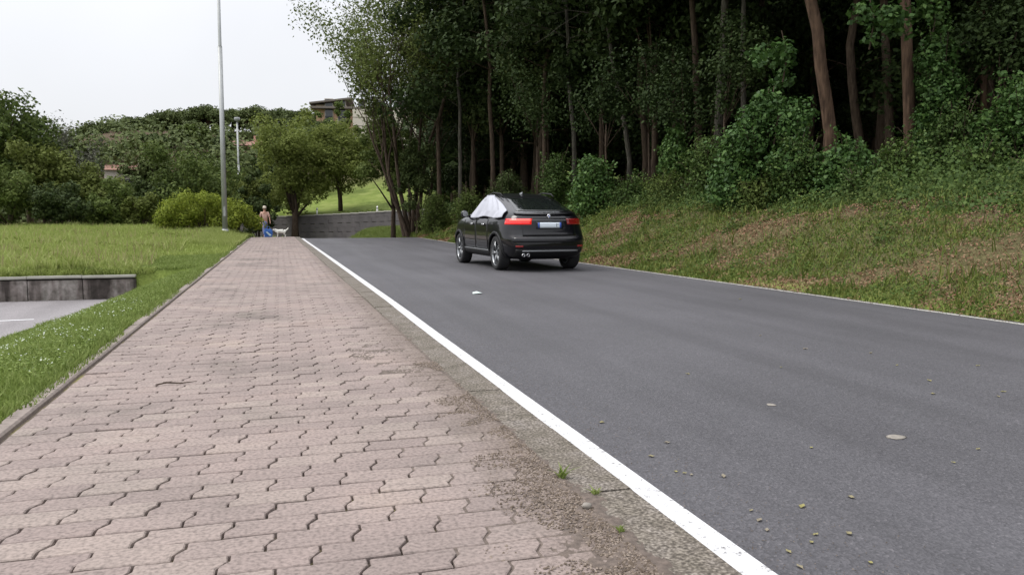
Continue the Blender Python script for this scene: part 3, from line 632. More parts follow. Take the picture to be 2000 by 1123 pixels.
# ------------------------------------------------------------------ grass, weeds, flowers (nobody could count them)
def blades(name, X, Y, hgt, wid, lean, mat, z=None, parent=None):
    n = len(X); Z = H(X, Y) if z is None else np.zeros(n)+z; a = rng.uniform(0, 6.28, n); la = rng.uniform(0, 6.28, n)
    h = hgt*rng.uniform(.5, 1.35, n); l = lean*h*rng.uniform(.2, 1.4, n); w2 = wid*.5*rng.uniform(.7, 1.3, n)
    B = np.stack([X, Y, Z-.01], -1); sd_ = np.stack([np.cos(a)*w2, np.sin(a)*w2, 0*a], -1)
    mid = B + np.stack([np.cos(la)*l*.35, np.sin(la)*l*.35, h*.6], -1); tip = B + np.stack([np.cos(la)*l, np.sin(la)*l, h], -1)
    V = np.stack([B-sd_, B+sd_, mid+sd_*.7, mid-sd_*.7, tip], 1).reshape(-1, 3); i = np.arange(n)*5
    F = np.concatenate([np.stack([i, i+1, i+2, i+3], -1), np.stack([i+3, i+2, i+4, i+4], -1)])
    F3 = np.concatenate([np.stack([i, i+1, i+2], -1), np.stack([i, i+2, i+3], -1), np.stack([i+3, i+2, i+4], -1)])
    o = link(name, mesh_np(name, V, F3), mat, parent); tag(o, kind='stuff'); return o
def scatter(n, x0, x1, y0, y1, pw=1.):
    y = y0 + (y1-y0)*rng.random(n)**pw; return x0+(x1-x0)*rng.random(n), y
# verge beside the path
X, Y = scatter(165000, -4.1, -1.5, .5, 24, 1.55); keep = (X > laneX(Y)-.02) | (Y > 18.4); keep &= X > -1.3-Y*.25
X, Y = X[keep], Y[keep]; cl_ = .5+.5*wob(X, Y, 2.2); hh = .045+.05*cl_ ; 
blades('verge_grass', X, Y, hh, .0065+.0007*Y, .7, M['grass'])
X, Y = scatter(16000, -1.60, -1.44, 3, 50, 1.2); keep = wob(X*2, Y, 1.1, 3) > -.15; blades('kerb_grass', X[keep], Y[keep], .05, .01, .8, M['grass'], z=.0)
n = 60000; Y = rng.uniform(24, 58, n); X = -1.55-rng.random(n)*(.35*Y); zz = None
blades('meadow_grass', X, Y, .13+.10*sm(34, 44, Y), .03, .6, M['grass_field'])
n = 90000; Y = 18.5+rng.random(n)**1.4*44; X = -3.-rng.random(n)*Y*.75; keep = (X > -3-Y*.62)
fx_, fy_ = X[keep], Y[keep]; blades('field_grass', fx_, fy_, .13+.22*np.clip(wob(fx_, fy_, .45, 4)+.6*wob(fx_, fy_, 1.7, 2), 0, 1), .035, .55, M['grass_field'])
n = 9000; Y = 19+rng.random(n)**1.2*36; X = -3.-rng.random(n)*Y*.6; keep = wob(X, Y, .8, 3) > .1; M['straw'] = leaf_mat('straw', [(.22, .20, .09), (.34, .31, .15), (.30, .30, .12)], trans=.3); blades('straw_grass', X[keep], Y[keep], .34, .03, .35, M['straw'])
X, Y = scatter(40000, -3.4, -1.55, 30, 50); blades('verge_grass', X, Y, .20, .02, .5, M['grass_field'])
n = 26000; Y = 20+rng.random(n)**1.2*38; X = -3.-rng.random(n)*Y*.62; keep = wob(X*.6, Y, .55, 7)+.4*wob(X, Y, 2, 2) > .55; X, Y = X[keep], Y[keep]
C = np.stack([X, Y, H(X, Y)+.05+.16*rng.random(len(X))], -1); V, F = leaf_arrays(C, .05+.0016*Y, None, .6); tag(link('field_weeds', mesh_np('field_weeds', V, F), M['leaf_light']), kind='stuff')
X = rng.uniform(-14, -2.6, 9000); Yw = 18.34+rng.random(9000)*.3; blades('wall_grass', X, Yw, .11, .016, 1.2, M['grass_field'], z=-.09+.05*rng.random(9000))
# flowers and clover in the verge
X, Y = scatter(2300, -4, -1.6, 3.0, 12, 1.2); keep = (wob(X, Y, 1.6, 5) > .05) & (X > laneX(Y)); X, Y = X[keep], Y[keep]
C = np.stack([X, Y, H(X, Y)+.06+.05*rng.random(len(X))], -1); nn = rand_dirs(len(X))*.4+np.array([0, -.3, 1]); nn /= np.linalg.norm(nn, axis=1)[:, None]
V, F = leaf_arrays(C, np.full(len(X), .014), nn, .9); tag(link('white_flowers', mesh_np('white_flowers', V, F), M['flower']), kind='stuff')
X, Y = scatter(26000, -4, -1.55, 3.5, 18, 1.6); keep = (X > laneX(Y)) & (wob(X, Y, 1.3, 6) > -.2); X, Y = X[keep], Y[keep]
C = np.stack([X, Y, H(X, Y)+.02+.05*rng.random(len(X))], -1); nn = rand_dirs(len(X))*.5+np.array([0, 0, 1]); nn /= np.linalg.norm(nn, axis=1)[:, None]
V, F = leaf_arrays(C, np.full(len(X), .024), nn, .8); tag(link('clover', mesh_np('clover', V, F), M['grass']), kind='stuff')
# bank on the right
def bank_pts(n, u0=.0, u1=5.5, pw=1.2):
    s = 3+rng.random(n)**1.35*62; u = u0+(u1-u0)*rng.random(n)**pw; q = P(s, tR(s)+u); return q[:, 0], q[:, 1], s, u
X, Y, s, u = bank_pts(150000, 0., 6.5); dryness = wob(X, Y, .75, 8)+.35*wob(X, Y, 2.6, 1)
g1 = dryness < .12
blades('bank_grass', X[g1], Y[g1], .10, .008+.0007*Y[g1], .8, M['weeds'])
g2 = (~g1) & (rng.random(len(X)) < .8); blades('dry_grass', X[g2], Y[g2], .06, .008+.0007*Y[g2], 1.4, M['dry'])
X, Y, s, u = bank_pts(190000, 0.05, 7.); dryness = wob(X, Y, .75, 8)+.35*wob(X, Y, 2.6, 1); keep = dryness < .05+.35*rng.random(len(u))+.5*(u > 3.5)*rng.random(len(u)); X, Y = X[keep], Y[keep]
lump = np.clip(wob(X, Y, 1.9, 3)+.5*wob(X, Y, 5, 1), 0, 1)*(1+.6*(Y < 25))
C = np.stack([X, Y, H(X, Y)+.02+.30*lump*rng.random(len(X))], -1); nn = rand_dirs(len(X))*.7+np.array([-.3, 0, .8]); nn /= np.linalg.norm(nn, axis=1)[:, None]
V, F = leaf_arrays(C, .028+.0011*Y, nn, .75); tag(link('bank_weeds', mesh_np('bank_weeds', V, F), M['weeds']), kind='stuff')
X, Y, s, u = bank_pts(90000, 0.02, 5.5); dryness = wob(X, Y, .75, 8)+.35*wob(X, Y, 2.6, 1); keep = dryness > -.1; X, Y = X[keep], Y[keep]
C = np.stack([X, Y, H(X, Y)+.015+.03*rng.random(len(X))], -1); nn = rand_dirs(len(X))*.5+np.array([-.3, 0, .9]); nn /= np.linalg.norm(nn, axis=1)[:, None]
V, F = leaf_arrays(C, .035+.0012*Y, nn, .5); tag(link('dead_leaves', mesh_np('dead_leaves', V, F), M['dry']), kind='stuff')
X, Y, s, u = bank_pts(34000, .1, 5.5); keep = wob(X, Y, 1.4, 21)+.6*wob(X, Y, 4.2, 2) > .35; X, Y = X[keep], Y[keep]; blades('long_grass', X, Y, .24, .010+.0008*Y, .75, M['weeds'])
# low growth along the bank top joining the bushes
s = 5+rng.random(90000)*52; u = rng.uniform(3.1, 7.5, len(s)); q = P(s, tR(s)+u); X, Y = q[:, 0], q[:, 1]; lump = np.clip(.55+wob(X, Y, 1.1, 9), 0, 1.4)
C = np.stack([X, Y, H(X, Y)+lump*.85*rng.random(len(X))*sm(3.0, 5, u)], -1); nn = rand_dirs(len(X))*.8+np.array([-.5, -.2, .6]); nn /= np.linalg.norm(nn, axis=1)[:, None]
V, F = leaf_arrays(C, np.full(len(X), .08), nn, .75); tag(link('undergrowth', mesh_np('undergrowth', V, F), M['leaf_bush']), kind='stuff')
# taller weeds spilling down the bank
s = 4+rng.random(120000)**1.1*50; u = rng.uniform(1.2, 5.2, len(s)); q = P(s, tR(s)+u); X, Y = q[:, 0], q[:, 1]; cl2 = wob(X, Y, 1.05, 12)+.5*wob(X, Y, 3.1, 5)+(u-3.6)*.42; keep = cl2 > .15; X, Y, cl2, u = X[keep], Y[keep], cl2[keep], u[keep]
C = np.stack([X, Y, H(X, Y)+np.clip(cl2*.6, .05, .75)*rng.random(len(X))], -1); nn = rand_dirs(len(X))*.8+np.array([-.4, -.1, .7]); nn /= np.linalg.norm(nn, axis=1)[:, None]
V, F = leaf_arrays(C, (.05+.0012*Y)*rng.uniform(.5, 1.4, len(X)), nn, .6); wm = leaf_mat('tall_weeds', [(.030, .055, .015), (.06, .095, .024), (.10, .135, .035), (.13, .14, .05)]); tag(link('tall_weeds', mesh_np('tall_weeds', V, F), wm), kind='stuff')
# grass on the far slope and the strip at the bend
s = rng.uniform(46, 60, 26000); u = rng.uniform(.05, 2.6, len(s)); q = P(s, tR(s)+u); blades('bend_grass', q[:, 0], q[:, 1], .22, .04, .8, M['grass'])

# ------------------------------------------------------------------ dirt on the road-side edge of the path
X = 1.16-np.abs(rng.normal(0, .20, 16000)); Y = 2.2+rng.random(16000)**1.3*6; keep = (wob(X, Y, 3.5, 2) + (X-.9)*3 + (3.6-Y)*.35 > .1) & (X > .4)
X, Y = X[keep], Y[keep]; r_ = rng.uniform(.0015, .0065, len(X))
oc = np.array([(1, 0, 0), (0, 1, 0), (-1, 0, 0), (0, -1, 0), (0, 0, .8)]); V = (np.stack([X, Y, np.full(len(X), .001)], -1)[:, None]+oc[None]*r_[:, None, None]*rng.uniform(.6, 1.4, (len(X), 5, 1))).reshape(-1, 3)
i = np.arange(len(X))*5; F = np.concatenate([np.stack([i+a, i+(a+1) % 4, i+4], -1) for a in range(4)]); gm = leaf_mat('grit', [(.05, .04, .03), (.11, .085, .065), (.26, .215, .18)], trans=0, rough=.9)
tag(link('grit', mesh_np('grit', V, F), gm, path), kind='stuff')

yy, xx = np.meshgrid(np.linspace(1.9, 9., 300), np.linspace(.55, 1.30, 70), indexing='ij')
zz0 = (wob(xx, yy, 5.5, 2)+.9*wob(xx, yy, 15, 4)+.9*wob(xx, yy, 37, 1))*.55 + (xx-1.13)*3.2 + np.clip((3.1-yy)*.32, -.9, .25)-.42
zz0 = np.clip(zz0, -1, .8)*.007 + rng.random(zz0.shape)*.004 - np.clip(xx-1.17, 0, 1)*.14; i = np.arange(zz0.size).reshape(zz0.shape)
so2 = link('washed_soil', mesh_np('washed_soil', np.stack([xx, yy, zz0], -1).reshape(-1, 3), np.stack([i[:-1, :-1], i[:-1, 1:], i[1:, 1:], i[1:, :-1]], -1).reshape(-1, 4)), M['soil'], path, True); tag(so2, kind='stuff')

n = 5000; Yg = 3+rng.random(n)**1.3*30; Xg = tR(Yg)+.12-np.abs(rng.normal(0, .11, n)); rr_ = rng.uniform(.003, .010, n)
Xg = np.concatenate([Xg, 1.62+np.abs(rng.normal(0, .25, 2500))]); Yg = np.concatenate([Yg, 2+rng.random(2500)**1.4*14]); rr_ = np.concatenate([rr_, rng.uniform(.0012, .0035, 2500)]); n = len(Xg)
V = (np.stack([Xg, Yg, np.full(n, ROADZ+.005)], -1)[:, None]+oc[None]*rr_[:, None, None]*rng.uniform(.6, 1.4, (n, 5, 1))).reshape(-1, 3); i = np.arange(n)*5; F = np.concatenate([np.stack([i+a, i+(a+1) % 4, i+4], -1) for a in range(4)])
tag(link('road_grit', mesh_np('road_grit', V, F), gm, road), kind='stuff')
# ------------------------------------------------------------------ small things lying about
def lump(name, loc, size, mat, label, cat, seed=0):
    bm = bmesh.new(); bmesh.ops.create_icosphere(bm, subdivisions=2, radius=1); rr = random.Random(seed)
    for v in bm.verts: v.co *= 1+rr.uniform(-.13, .13); v.co = Vector((v.co.x*size[0], v.co.y*size[1], v.co.z*size[2]))
    me = bpy.data.meshes.new(name); bm.to_mesh(me); bm.free(); o = link(name, me, mat, smooth=True); o.location = loc; tag(o, label, cat); return o
x, y, z = gnd(1146, 988, .01); lump('pebble', (x, y, .012), (.02, .016, .013), M['stone'], 'pale pinkish pebble lying against the right kerb of the path', 'stone', 3)
x, y, z = gnd(1750, 854, ROADZ); lump('stone_chip', (x, y, ROADZ+.003), (.06, .045, .004), M['stone'], 'largest pale flat scrap of debris on the asphalt, lower right', 'debris', 5)
x, y, z = gnd(1506, 791, ROADZ); lump('stone_chip', (x, y, ROADZ+.003), (.03, .035, .004), M['stone'], 'small pale chip of debris in the middle of the near road', 'debris', 6)
wt = simple('white_litter', (.45, .52, .50), .6)
x, y, z = gnd(931, 574, ROADZ); MB().add([(-.08, -.06, 0), (.07, -.07, .012), (.08, .05, .003), (-.05, .07, .015), (0, 0, .035)], [(0, 1, 4), (1, 2, 4), (2, 3, 4), (3, 0, 4)]).build('paper_scrap', wt)
o = bpy.data.objects['paper_scrap']; o.location = (x, y, ROADZ+.008); tag(o, 'small white paper scrap on the asphalt behind the car', 'litter')
x, y, z = gnd(335, 752, 0); tw = MB().tube([(-.10, .0, .006), (-.03, .015, .014), (.06, .0, .008), (.16, .03, .01)], [.004, .006, .005, .002], 5); tw.tube([(-.03, .015, .012), (0, .06, .012)], [.003, .001], 4)
o = tw.build('twig', M['bark']); o.location = (x, y, .003); tag(o, 'dark twig lying across the paved path', 'twig')
lf = leaf_mat('fallen', [(.16, .14, .04), (.26, .24, .08), (.22, .19, .14), (.34, .33, .29)], trans=.1)
leafmes = []
for k in range(3):
    me = bpy.data.meshes.new('fallen_leaf'); me.from_pydata([(-1, 0, 0), (-.3, .5+.1*k, .25), (.5, .4, .15), (1, 0, .3), (.45, -.45, .1), (-.35, -.5, .3), (0, 0, 0)], [], [(0, 6, 1), (1, 6, 2), (2, 6, 3), (3, 6, 4), (4, 6, 5), (5, 6, 0)]); leafmes.append(me)
lv = [(1343, 731), (1573, 682), (1584, 875), (1525, 718), (1303, 865), (1272, 892), (1320, 922), (1337, 925), (1350, 928), (1413, 931), (1662, 972), (1567, 990), (1467, 998), (1483, 1017), (1498, 1036), (1593, 1045), (1658, 1043), (1540, 1078), (1562, 1108), (1485, 656), (1700, 690), (1752, 714), (1815, 744), (1910, 715), (1960, 766), (1950, 775), (1862, 904), (1910, 878), (1175, 826), (1445, 585), (1585, 1060), (1700, 1100), (1822, 770)]
for i, (px, py) in enumerate(lv):
    x, y, z = gnd(px, py, ROADZ); o = link('fallen_leaf', leafmes[i % 3], lf); s = random.uniform(.009, .017)*(1+.1*y)
    o.location = (x, y, ROADZ+.004); o.scale = (s, s, s); o.rotation_euler = (0, 0, random.uniform(0, 6.28)); tag(o, 'small yellowish fallen leaf lying on the grey asphalt', 'leaf', 'fallen leaves on the road')
# weed at the kerb
for (px, py, n, s, lb) in ((1096, 932, 26, 1., 'bright green weed sprouting in the joint by the right kerb'), (1165, 962, 14, .6, 'tiny weed in the kerb joint near the pale pebble'), (1215, 1036, 10, .6, 'small dry weed on the soil nearest the camera')):
    x, y, z = gnd(px, py, 0); X = x+rng.normal(0, .006, n); Yv = y+rng.normal(0, .008, n); o = blades('weed', X-x, Yv-y, .055*s, .012, 1.2, M['grass'], z=np.zeros(n)); del o['kind']; o.location = (x, y, 0); tag(o, lb, 'weed')

# ------------------------------------------------------------------ low retaining wall of the lane
def wallm_():
    m, t, p, o = new_mat('wall_concrete'); nd = t.nodes.new; g = nd('ShaderNodeNewGeometry'); mp = nd('ShaderNodeMapping'); mp.inputs['Scale'].default_value = (5., 5., .7); t.links.new(g.outputs['Position'], mp.inputs[0])
    a = nd('ShaderNodeTexNoise'); a.inputs['Scale'].default_value = 1; a.inputs['Detail'].default_value = 6; b = nd('ShaderNodeTexNoise'); b.inputs['Scale'].default_value = 9; b.inputs['Detail'].default_value = 8
    t.links.new(mp.outputs[0], a.inputs['Vector']); t.links.new(g.outputs['Position'], b.inputs['Vector'])
    r = ramp(t, [(.36, (.05, .042, .038)), (.5, (.17, .15, .14)), (.62, (.27, .255, .24))]); t.links.new(a.outputs['Fac'], r.inputs[0]); q = ramp(t, [(.3, (.55, .53, .5)), (.65, (1.15, 1.1, 1.1))]); t.links.new(b.outputs['Fac'], q.inputs[0])
    x = nd('ShaderNodeMix'); x.data_type = 'RGBA'; x.blend_type = 'MULTIPLY'; x.inputs[0].default_value = 1; t.links.new(r.outputs[0], x.inputs[6]); t.links.new(q.outputs[0], x.inputs[7]); t.links.new(x.outputs[2], p.inputs['Base Color']); p.inputs['Roughness'].default_value = .95
    u = nd('ShaderNodeBump'); u.inputs['Distance'].default_value = .03; t.links.new(b.outputs['Fac'], u.inputs['Height']); t.links.new(u.outputs[0], p.inputs['Normal']); return m
wc = wallm_(); wd_ = simple('wall_dark', (.06, .055, .05), .9, noise=.4, scale=9)
cp = simple('coping', (.34, .33, .29), .9, noise=.4, scale=5, bump=.01)
wl = empty('retaining_wall', (-2.6, 18.3, -.6)); tag(wl, 'low grey stained concrete retaining wall between the lane and the field', 'wall')
MB().box((-14.4, .10, .22), (28, .05, .50)).build('wall_core', wd_, wl)
for i in range(22):
    x = -.45-i*1.02; h = .43+random.uniform(-.015, .015)
    MB().box((x-.4, .045, h/2-.02), (1.008, .11, h)).build('panel', wc, wl, bevel=.012)
    MB().box((x-.4, .09+random.gauss(0, .008), .465+random.gauss(0, .006)), (1.01, .28, .055), rz=random.gauss(0, .012)).build('coping', cp, wl, bevel=.01)
for i, x in enumerate((-3.42, -7.6)): MB().box((x, -.035, .235), (.11, .06, .48)).build('pilaster', wd_, wl, bevel=.01)

# ------------------------------------------------------------------ far wall at the bend
fw_ = empty('stone_wall', tuple(P(60, 10.3, 0))); tag(fw_, 'long grey stone wall curving behind the bend below the grass slope', 'wall')
st = simple('wall_stone', (.085, .077, .078), .9, noise=.6, scale=.9, bump=.03); o0 = P(60, 10.3, 0)
s = 49.
while s < 84:
    for row in range(7):
        zt = np.interp(s, [49, 56, 75, 84], [1.5, 1.4, .85, .7]); zb = float(crest(s))-.4; hgt = .36
        off = (row % 2)*.6; a = P(s+off+.02, 10.2, 0)-o0; b = P(s+off+1.18, 10.2, 0)-o0; c = (a+b)/2; rz = math.atan2(b[1]-a[1], b[0]-a[0])
        MB().box((c[0], c[1], zt-hgt*(row+.5)-o0[2]), (float(np.hypot(*(b-a)[:2]))+.03, .42+random.uniform(-.02, .02), hgt-.012), rz=rz).build('stone_block', st, fw_)
    a = P(s, 10.2, 0)-o0; b = P(s+1.2, 10.2, 0)-o0; c = (a+b)/2
    MB().box((c[0], c[1], zt+.04-o0[2]), (float(np.hypot(*(b-a)[:2]))+.005, .5, .09), rz=rz).build('coping', cp, fw_); s += 1.2

# ------------------------------------------------------------------ car
CARX, CARY, CARA, CS = 5.69, 16.42, R(3.5), 1.03
car = empty('parked_car', (CARX, CARY, ROADZ), CARA); car.scale = (CS*1.025, CS, CS*1.05)
tag(car, 'black coupe-shaped SUV on the right lane seen from its left rear, tail lights red', 'car')
carpaint = simple('car_paint', (.004, .004, .006), .28, coat=.7, spec=.12); M['blk'] = simple('black_plastic', (.012, .012, .013), .6, spec=.3)
glass = simple('car_glass', (.008, .010, .010), .04, spec=.9); chrome = simple('chrome', (.55, .55, .57), .22, metal=1); silver = simple('silver_trim', (.28, .29, .30), .4, metal=.6)
rubber = simple('tyre_rubber', (.016, .016, .017), .8); rimm = simple('rim', (.30, .31, .32), .32, metal=.85)
LV = np.array([(.25, .28, 4.42, .80, 6), (.30, .16, 4.54, .87, 6), (.40, .04, 4.64, .915, 6.5), (.52, .0, 4.67, .93, 6.5), (.66, .01, 4.66, .938, 6.5), (.74, .06, 4.63, .94, 6), (.84, .09, 4.60, .938, 5.5), (.95, .10, 4.54, .93, 5),
               (1.03, .11, 4.36, .912, 5), (1.09, .12, 4.05, .89, 4.8), (1.14, .16, 3.72, .865, 4.6), (1.185, .24, 3.46, .845, 4.4), (1.25, .42, 3.2, .815, 4.2), (1.33, .68, 3.0, .78, 4), (1.42, .98, 2.78, .735, 4), (1.50, 1.28, 2.58, .69, 4), (1.56, 1.55, 2.42, .64, 3.6), (1.60, 1.82, 2.28, .54, 3.2), (1.62, 1.98, 2.16, .30, 3)])
def lvl(z): return [float(np.interp(z, LV[:, 0], LV[:, k])) for k in range(1, 5)]
zz_ = np.unique(np.concatenate([LV[:, 0], np.linspace(.25, 1.62, 46)])); NS = 72; V = []; F = []
# smooth the level curves a little
def lvs(z):
    w_ = [(-.02, .25), (0, .5), (.02, .25)]; return [sum(wt_*lvl(min(max(z+d, .25), 1.62))[k] for d, wt_ in w_) for k in range(4)]
for z in zz_:
    yr, yf, wdt, nn_ = lvs(z)
    for k in range(NS):
        t = 2*math.pi*k/NS; c, s = math.cos(t), math.sin(t)
        hb = 1+.022*math.exp(-((((yr+yf)/2+(yf-yr)/2*s)-.95)/.55)**2)*math.exp(-((z-.86)/.22)**2)
        V.append((hb*wdt*math.copysign(abs(c)**(2/nn_), c), (yr+yf)/2+(yf-yr)/2*math.copysign(abs(s)**(2/nn_), s), z))
for i in range(len(zz_)-1):
    for k in range(NS): F.append((i*NS+k, i*NS+(k+1) % NS, (i+1)*NS+(k+1) % NS, (i+1)*NS+k))
F.append(tuple(range(NS-1, -1, -1))); F.append(tuple((len(zz_)-1)*NS+k for k in range(NS)))
mb = MB(); mb.add(V, F); body = mb.build('body', carpaint, car, True)
WY = (.92, 3.74); WR = .355
cut = MB()
for wy in WY:
    for sgn in (-1, 1):
        prof = [(sgn*.60, 0), (sgn*.60, .405), (sgn*1.1, .405), (sgn*1.1, 0)]; cut.lathe(prof, 40, 'x', (0, wy, .36))
cme = bpy.data.meshes.new('cut'); cme.from_pydata(cut.v, [], cut.f); bmx = bmesh.new(); bmx.from_mesh(cme); bmesh.ops.remove_doubles(bmx, verts=bmx.verts, dist=1e-5); bmesh.ops.recalc_face_normals(bmx, faces=bmx.faces); bmx.to_mesh(cme); bmx.free()
co = bpy.data.objects.new('cutter', cme); col.objects.link(co); co.parent = car
bo = body.modifiers.new('b', 'BOOLEAN'); bo.operation = 'DIFFERENCE'; bo.object = co; bo.solver = 'EXACT'
bpy.context.view_layer.update(); dg = bpy.context.evaluated_depsgraph_get(); nm = bpy.data.meshes.new_from_object(body.evaluated_get(dg))
body.modifiers.clear(); body.data = nm; bpy.data.objects.remove(co)
def sidep(y, z, off=0., sgn=-1):
    yr, yf, wdt, nn_ = lvs(z); f = min(abs((y-(yr+yf)/2)/((yf-yr)/2)), 1.); return (sgn*(wdt*(1-f**nn_)**(1/nn_)+off), y, z)
def rearp(x, z, off=0.):
    yr, yf, wdt, nn_ = lvs(z); f = min(abs(x/wdt), 1.); return (x, (yr+yf)/2-(yf-yr)/2*(1-f**nn_)**(1/nn_)-off, z)
def frontp(x, z, off=0.):
    p = rearp(x, z, off); yr, yf, _, _ = lvs(z); return (x, (yr+yf)-p[1], z)
def patch(name, fn, mat, u0, u1, v0, v1, nu=14, nv=8, off=.006, parent=None, edge=None, smooth=True):
    """curved panel standing proud of the body; u0/u1 may depend on v"""
    m_ = MB(); V = []
    for o_ in (off, off-.012):
        for j in range(nv+1):
            v = v0+(v1-v0)*j/nv; a = u0(v) if callable(u0) else u0; b = u1(v) if callable(u1) else u1
            for i in range(nu+1): V.append(fn(a+(b-a)*i/nu, v, o_))
    n1 = (nu+1)*(nv+1); F = []
    for j in range(nv):
        for i in range(nu):
            a = j*(nu+1)+i; F += [(a, a+1, a+nu+2, a+nu+1), (n1+a, n1+a+nu+1, n1+a+nu+2, n1+a+1)]
    bd = [i for i in range(nu+1)] + [j*(nu+1)+nu for j in range(1, nv+1)] + [nv*(nu+1)+i for i in range(nu-1, -1, -1)] + [j*(nu+1) for j in range(nv-1, 0, -1)]
    for i in range(len(bd)): a, b = bd[i], bd[(i+1) % len(bd)]; F.append((a, a+n1, b+n1, b))
    m_.add(V, F); o = m_.build(name, mat, parent or car, smooth)
    return o
for sg in (-1, 1):
    sp = lambda y, z, o_, sg=sg: sidep(y, z, o_, sg)
    yw0 = lambda z: .95+(z-1.16)*2.2; 
    patch('window', sp, glass, lambda z: .85+(z-1.16)*2.3, lambda z: 1.78, 1.16, 1.49, off=.005)
    patch('window', sp, glass, lambda z: 1.84, lambda z: 2.93-(z-1.16)*1.35, 1.16, 1.50, off=.005)
    patch('door', sp, carpaint, 1.42, 2.28, .42, 1.12, off=.004); patch('door', sp, carpaint, 2.30, 3.25, .42, 1.12, off=.004)
    patch('sill', sp, M['blk'], 1.35, 3.30, .27, .385, off=.012, nv=3); patch('sill_trim', sp, silver, 1.40, 3.26, .385, .41, off=.016, nv=1)
    for yy_ in (1.62, 2.5): patch('door_handle', sp, chrome if sg < 0 else carpaint, yy_, yy_+.2, .93, .965, 5, 2, off=.035)
    patch('window_trim', sp, silver, 1.0, 3.1, 1.135, 1.155, 20, 1, off=.008)
    m_ = MB(); m_.lathe([(-.09, 0), (-.09, .03), (-.06, .07), (0, .085), (.05, .07), (.06, 0)], 16, 'y', (sg*1.00, 3.02, 1.17))
    m_.box((sg*.91, 3.02, 1.12), (.12, .05, .05)); mm_ = m_.build('door_mirror', carpaint, car, True); 
    MB().lathe([(-.096, 0), (-.096, .065)], 16, 'y', (sg*1.00, 3.02, 1.17)).build('mirror_glass', silver, mm_, True)
    # wheel-arch lips and wheels
    for wy in WY:
        m_ = MB(); V = []; q = 22
        for i in range(q+1):
            t = math.radians(-8)+math.radians(196)*i/q
            for rr, xx in ((.395, .0), (.395, .030), (.445, .026), (.455, .0)):
                y_ = wy+rr*math.cos(t); z_ = .36+rr*math.sin(t); b_ = sidep(min(max(y_, .06), 4.6), max(z_, .27), 0, sg); V.append((b_[0]+sg*(xx-.006), y_, z_))
        F = [(4*i+a, 4*i+(a+1) % 4, 4*(i+1)+(a+1) % 4, 4*(i+1)+a) for i in range(q) for a in range(4)]; m_.add(V, F).build('wheel_arch', M['blk'], car, True)
        whl = empty('wheel', (sg*.80, wy, .36)); whl.parent = car
        m_ = MB(); m_.lathe([(-.115, .255), (-.12, .27), (-.128, .30), (-.12, .34), (-.095, .357), (-.05, .36), (.05, .36), (.095, .357), (.12, .34), (.128, .30), (.12, .27), (.115, .255)], 40)
        m_.build('tyre', rubber, whl, True)
        m_ = MB(); m_.lathe([(sg*.02, 0), (sg*.02, .235)], 32); m_.build('brake_disc', M['blk'], whl)
        m_ = MB(); m_.lathe([(-sg*.11, .252), (sg*.06, .235), (sg*.10, .245), (sg*.118, .258), (sg*.112, .27)], 36)
        m_.lathe([(sg*.095, 0), (sg*.098, .05), (sg*.07, .062), (sg*.03, .062)], 20)
        for k in range(5):
            for dl in (-.13, .13):
                t = k*2*math.pi/5; p0 = (sg*.085, .05*math.cos(t), .05*math.sin(t)); p1 = (sg*.10, .245*math.cos(t+dl), .245*math.sin(t+dl)); m_.tube([p0, p1], [.017, .014], 5)
        m_.build('rim', rimm, whl, True)
# rear
tl = simple('tail_lamp', (.30, .004, .004), .15, coat=1, emis=(1, .012, .008), es=.30); tl2 = simple('tail_lamp_lens', (.6, .06, .04), .2, coat=1, emis=(1, .09, .06), es=.6)
tl3 = simple('tail_lamp_dim', (.10, .005, .005), .2, coat=.5, emis=(1, .03, .02), es=.03)
def corner_patch(name, sgn, mat, z0, z1, th0, th1, off=.012, parent=None):
    """panel wrapping round a rear corner: angle measured from straight back"""
    def fn(u, z, o_):
        yr, yf, wdt, nn_ = lvs(z); c, s = math.sin(u), -math.cos(u)
        x = (wdt+o_)*abs(c)**(2/nn_); y = (yr+yf)/2-((yf-yr)/2+o_)*abs(s)**(2/nn_); return (sgn*x, y, z)
    return patch(name, fn, mat, th0, th1, z0, z1, 18, 5, off, parent)
for sg in (-1, 1):
    l_ = corner_patch('tail_light', sg, tl if sg < 0 else tl3, .955, 1.075, .12, .92, .014)
    corner_patch('lens_band', sg, tl2 if sg < 0 else tl3, 1.025, 1.06, .13, .75, .020, l_)
    corner_patch('reflector', sg, simple('reflector', (.25, .02, .02), .3), .50, .535, .25, .5, .014)
patch('tailgate', rearp, carpaint, -.60, .60, .72, 1.06, off=.006); 
for a, b in ((-.64, -.63),): pass
pl = patch('number_plate', rearp, simple('plate_white', (.62, .68, .74), .4), -.262, .262, (.885), .995, 8, 3, off=.022)
bl = simple('plate_blue', (.03, .08, .35), .4)
for a, b in ((-.262, -.222), (.222, .262)): patch('plate_band', rearp, bl, a, b, (.885), .995, 2, 2, off=.025, parent=pl)
pk = simple('plate_ink', (.05, .06, .08), .5); patch('plate_mark', rearp, pk, .150, .162, .905, .975, 1, 2, off=.025, parent=pl); patch('plate_mark', rearp, pk, .182, .190, .94, .975, 1, 1, off=.025, parent=pl)
patch('plate_recess', rearp, M['blk'], -.30, .30, .865, 1.01, 10, 4, off=.012)
patch('spoiler_lip', rearp, carpaint, -.70, .70, 1.172, 1.205, 20, 3, off=.085); patch('spoiler_edge', rearp, silver, -.66, .30, 1.196, 1.207, 20, 1, off=.088)
patch('rear_window', rearp, glass, lambda z: -.62+(z-1.2)*.35, lambda z: .62-(z-1.2)*.35, 1.22, 1.50, 16, 10, off=.006)
patch('windscreen', frontp, glass, lambda z: -.64+(z-1.2)*.3, lambda z: .64-(z-1.2)*.3, 1.20, 1.50, 16, 8, off=.006)
patch('bumper_crease', rearp, carpaint, -.80, .80, .60, .70, 24, 4, off=.018)
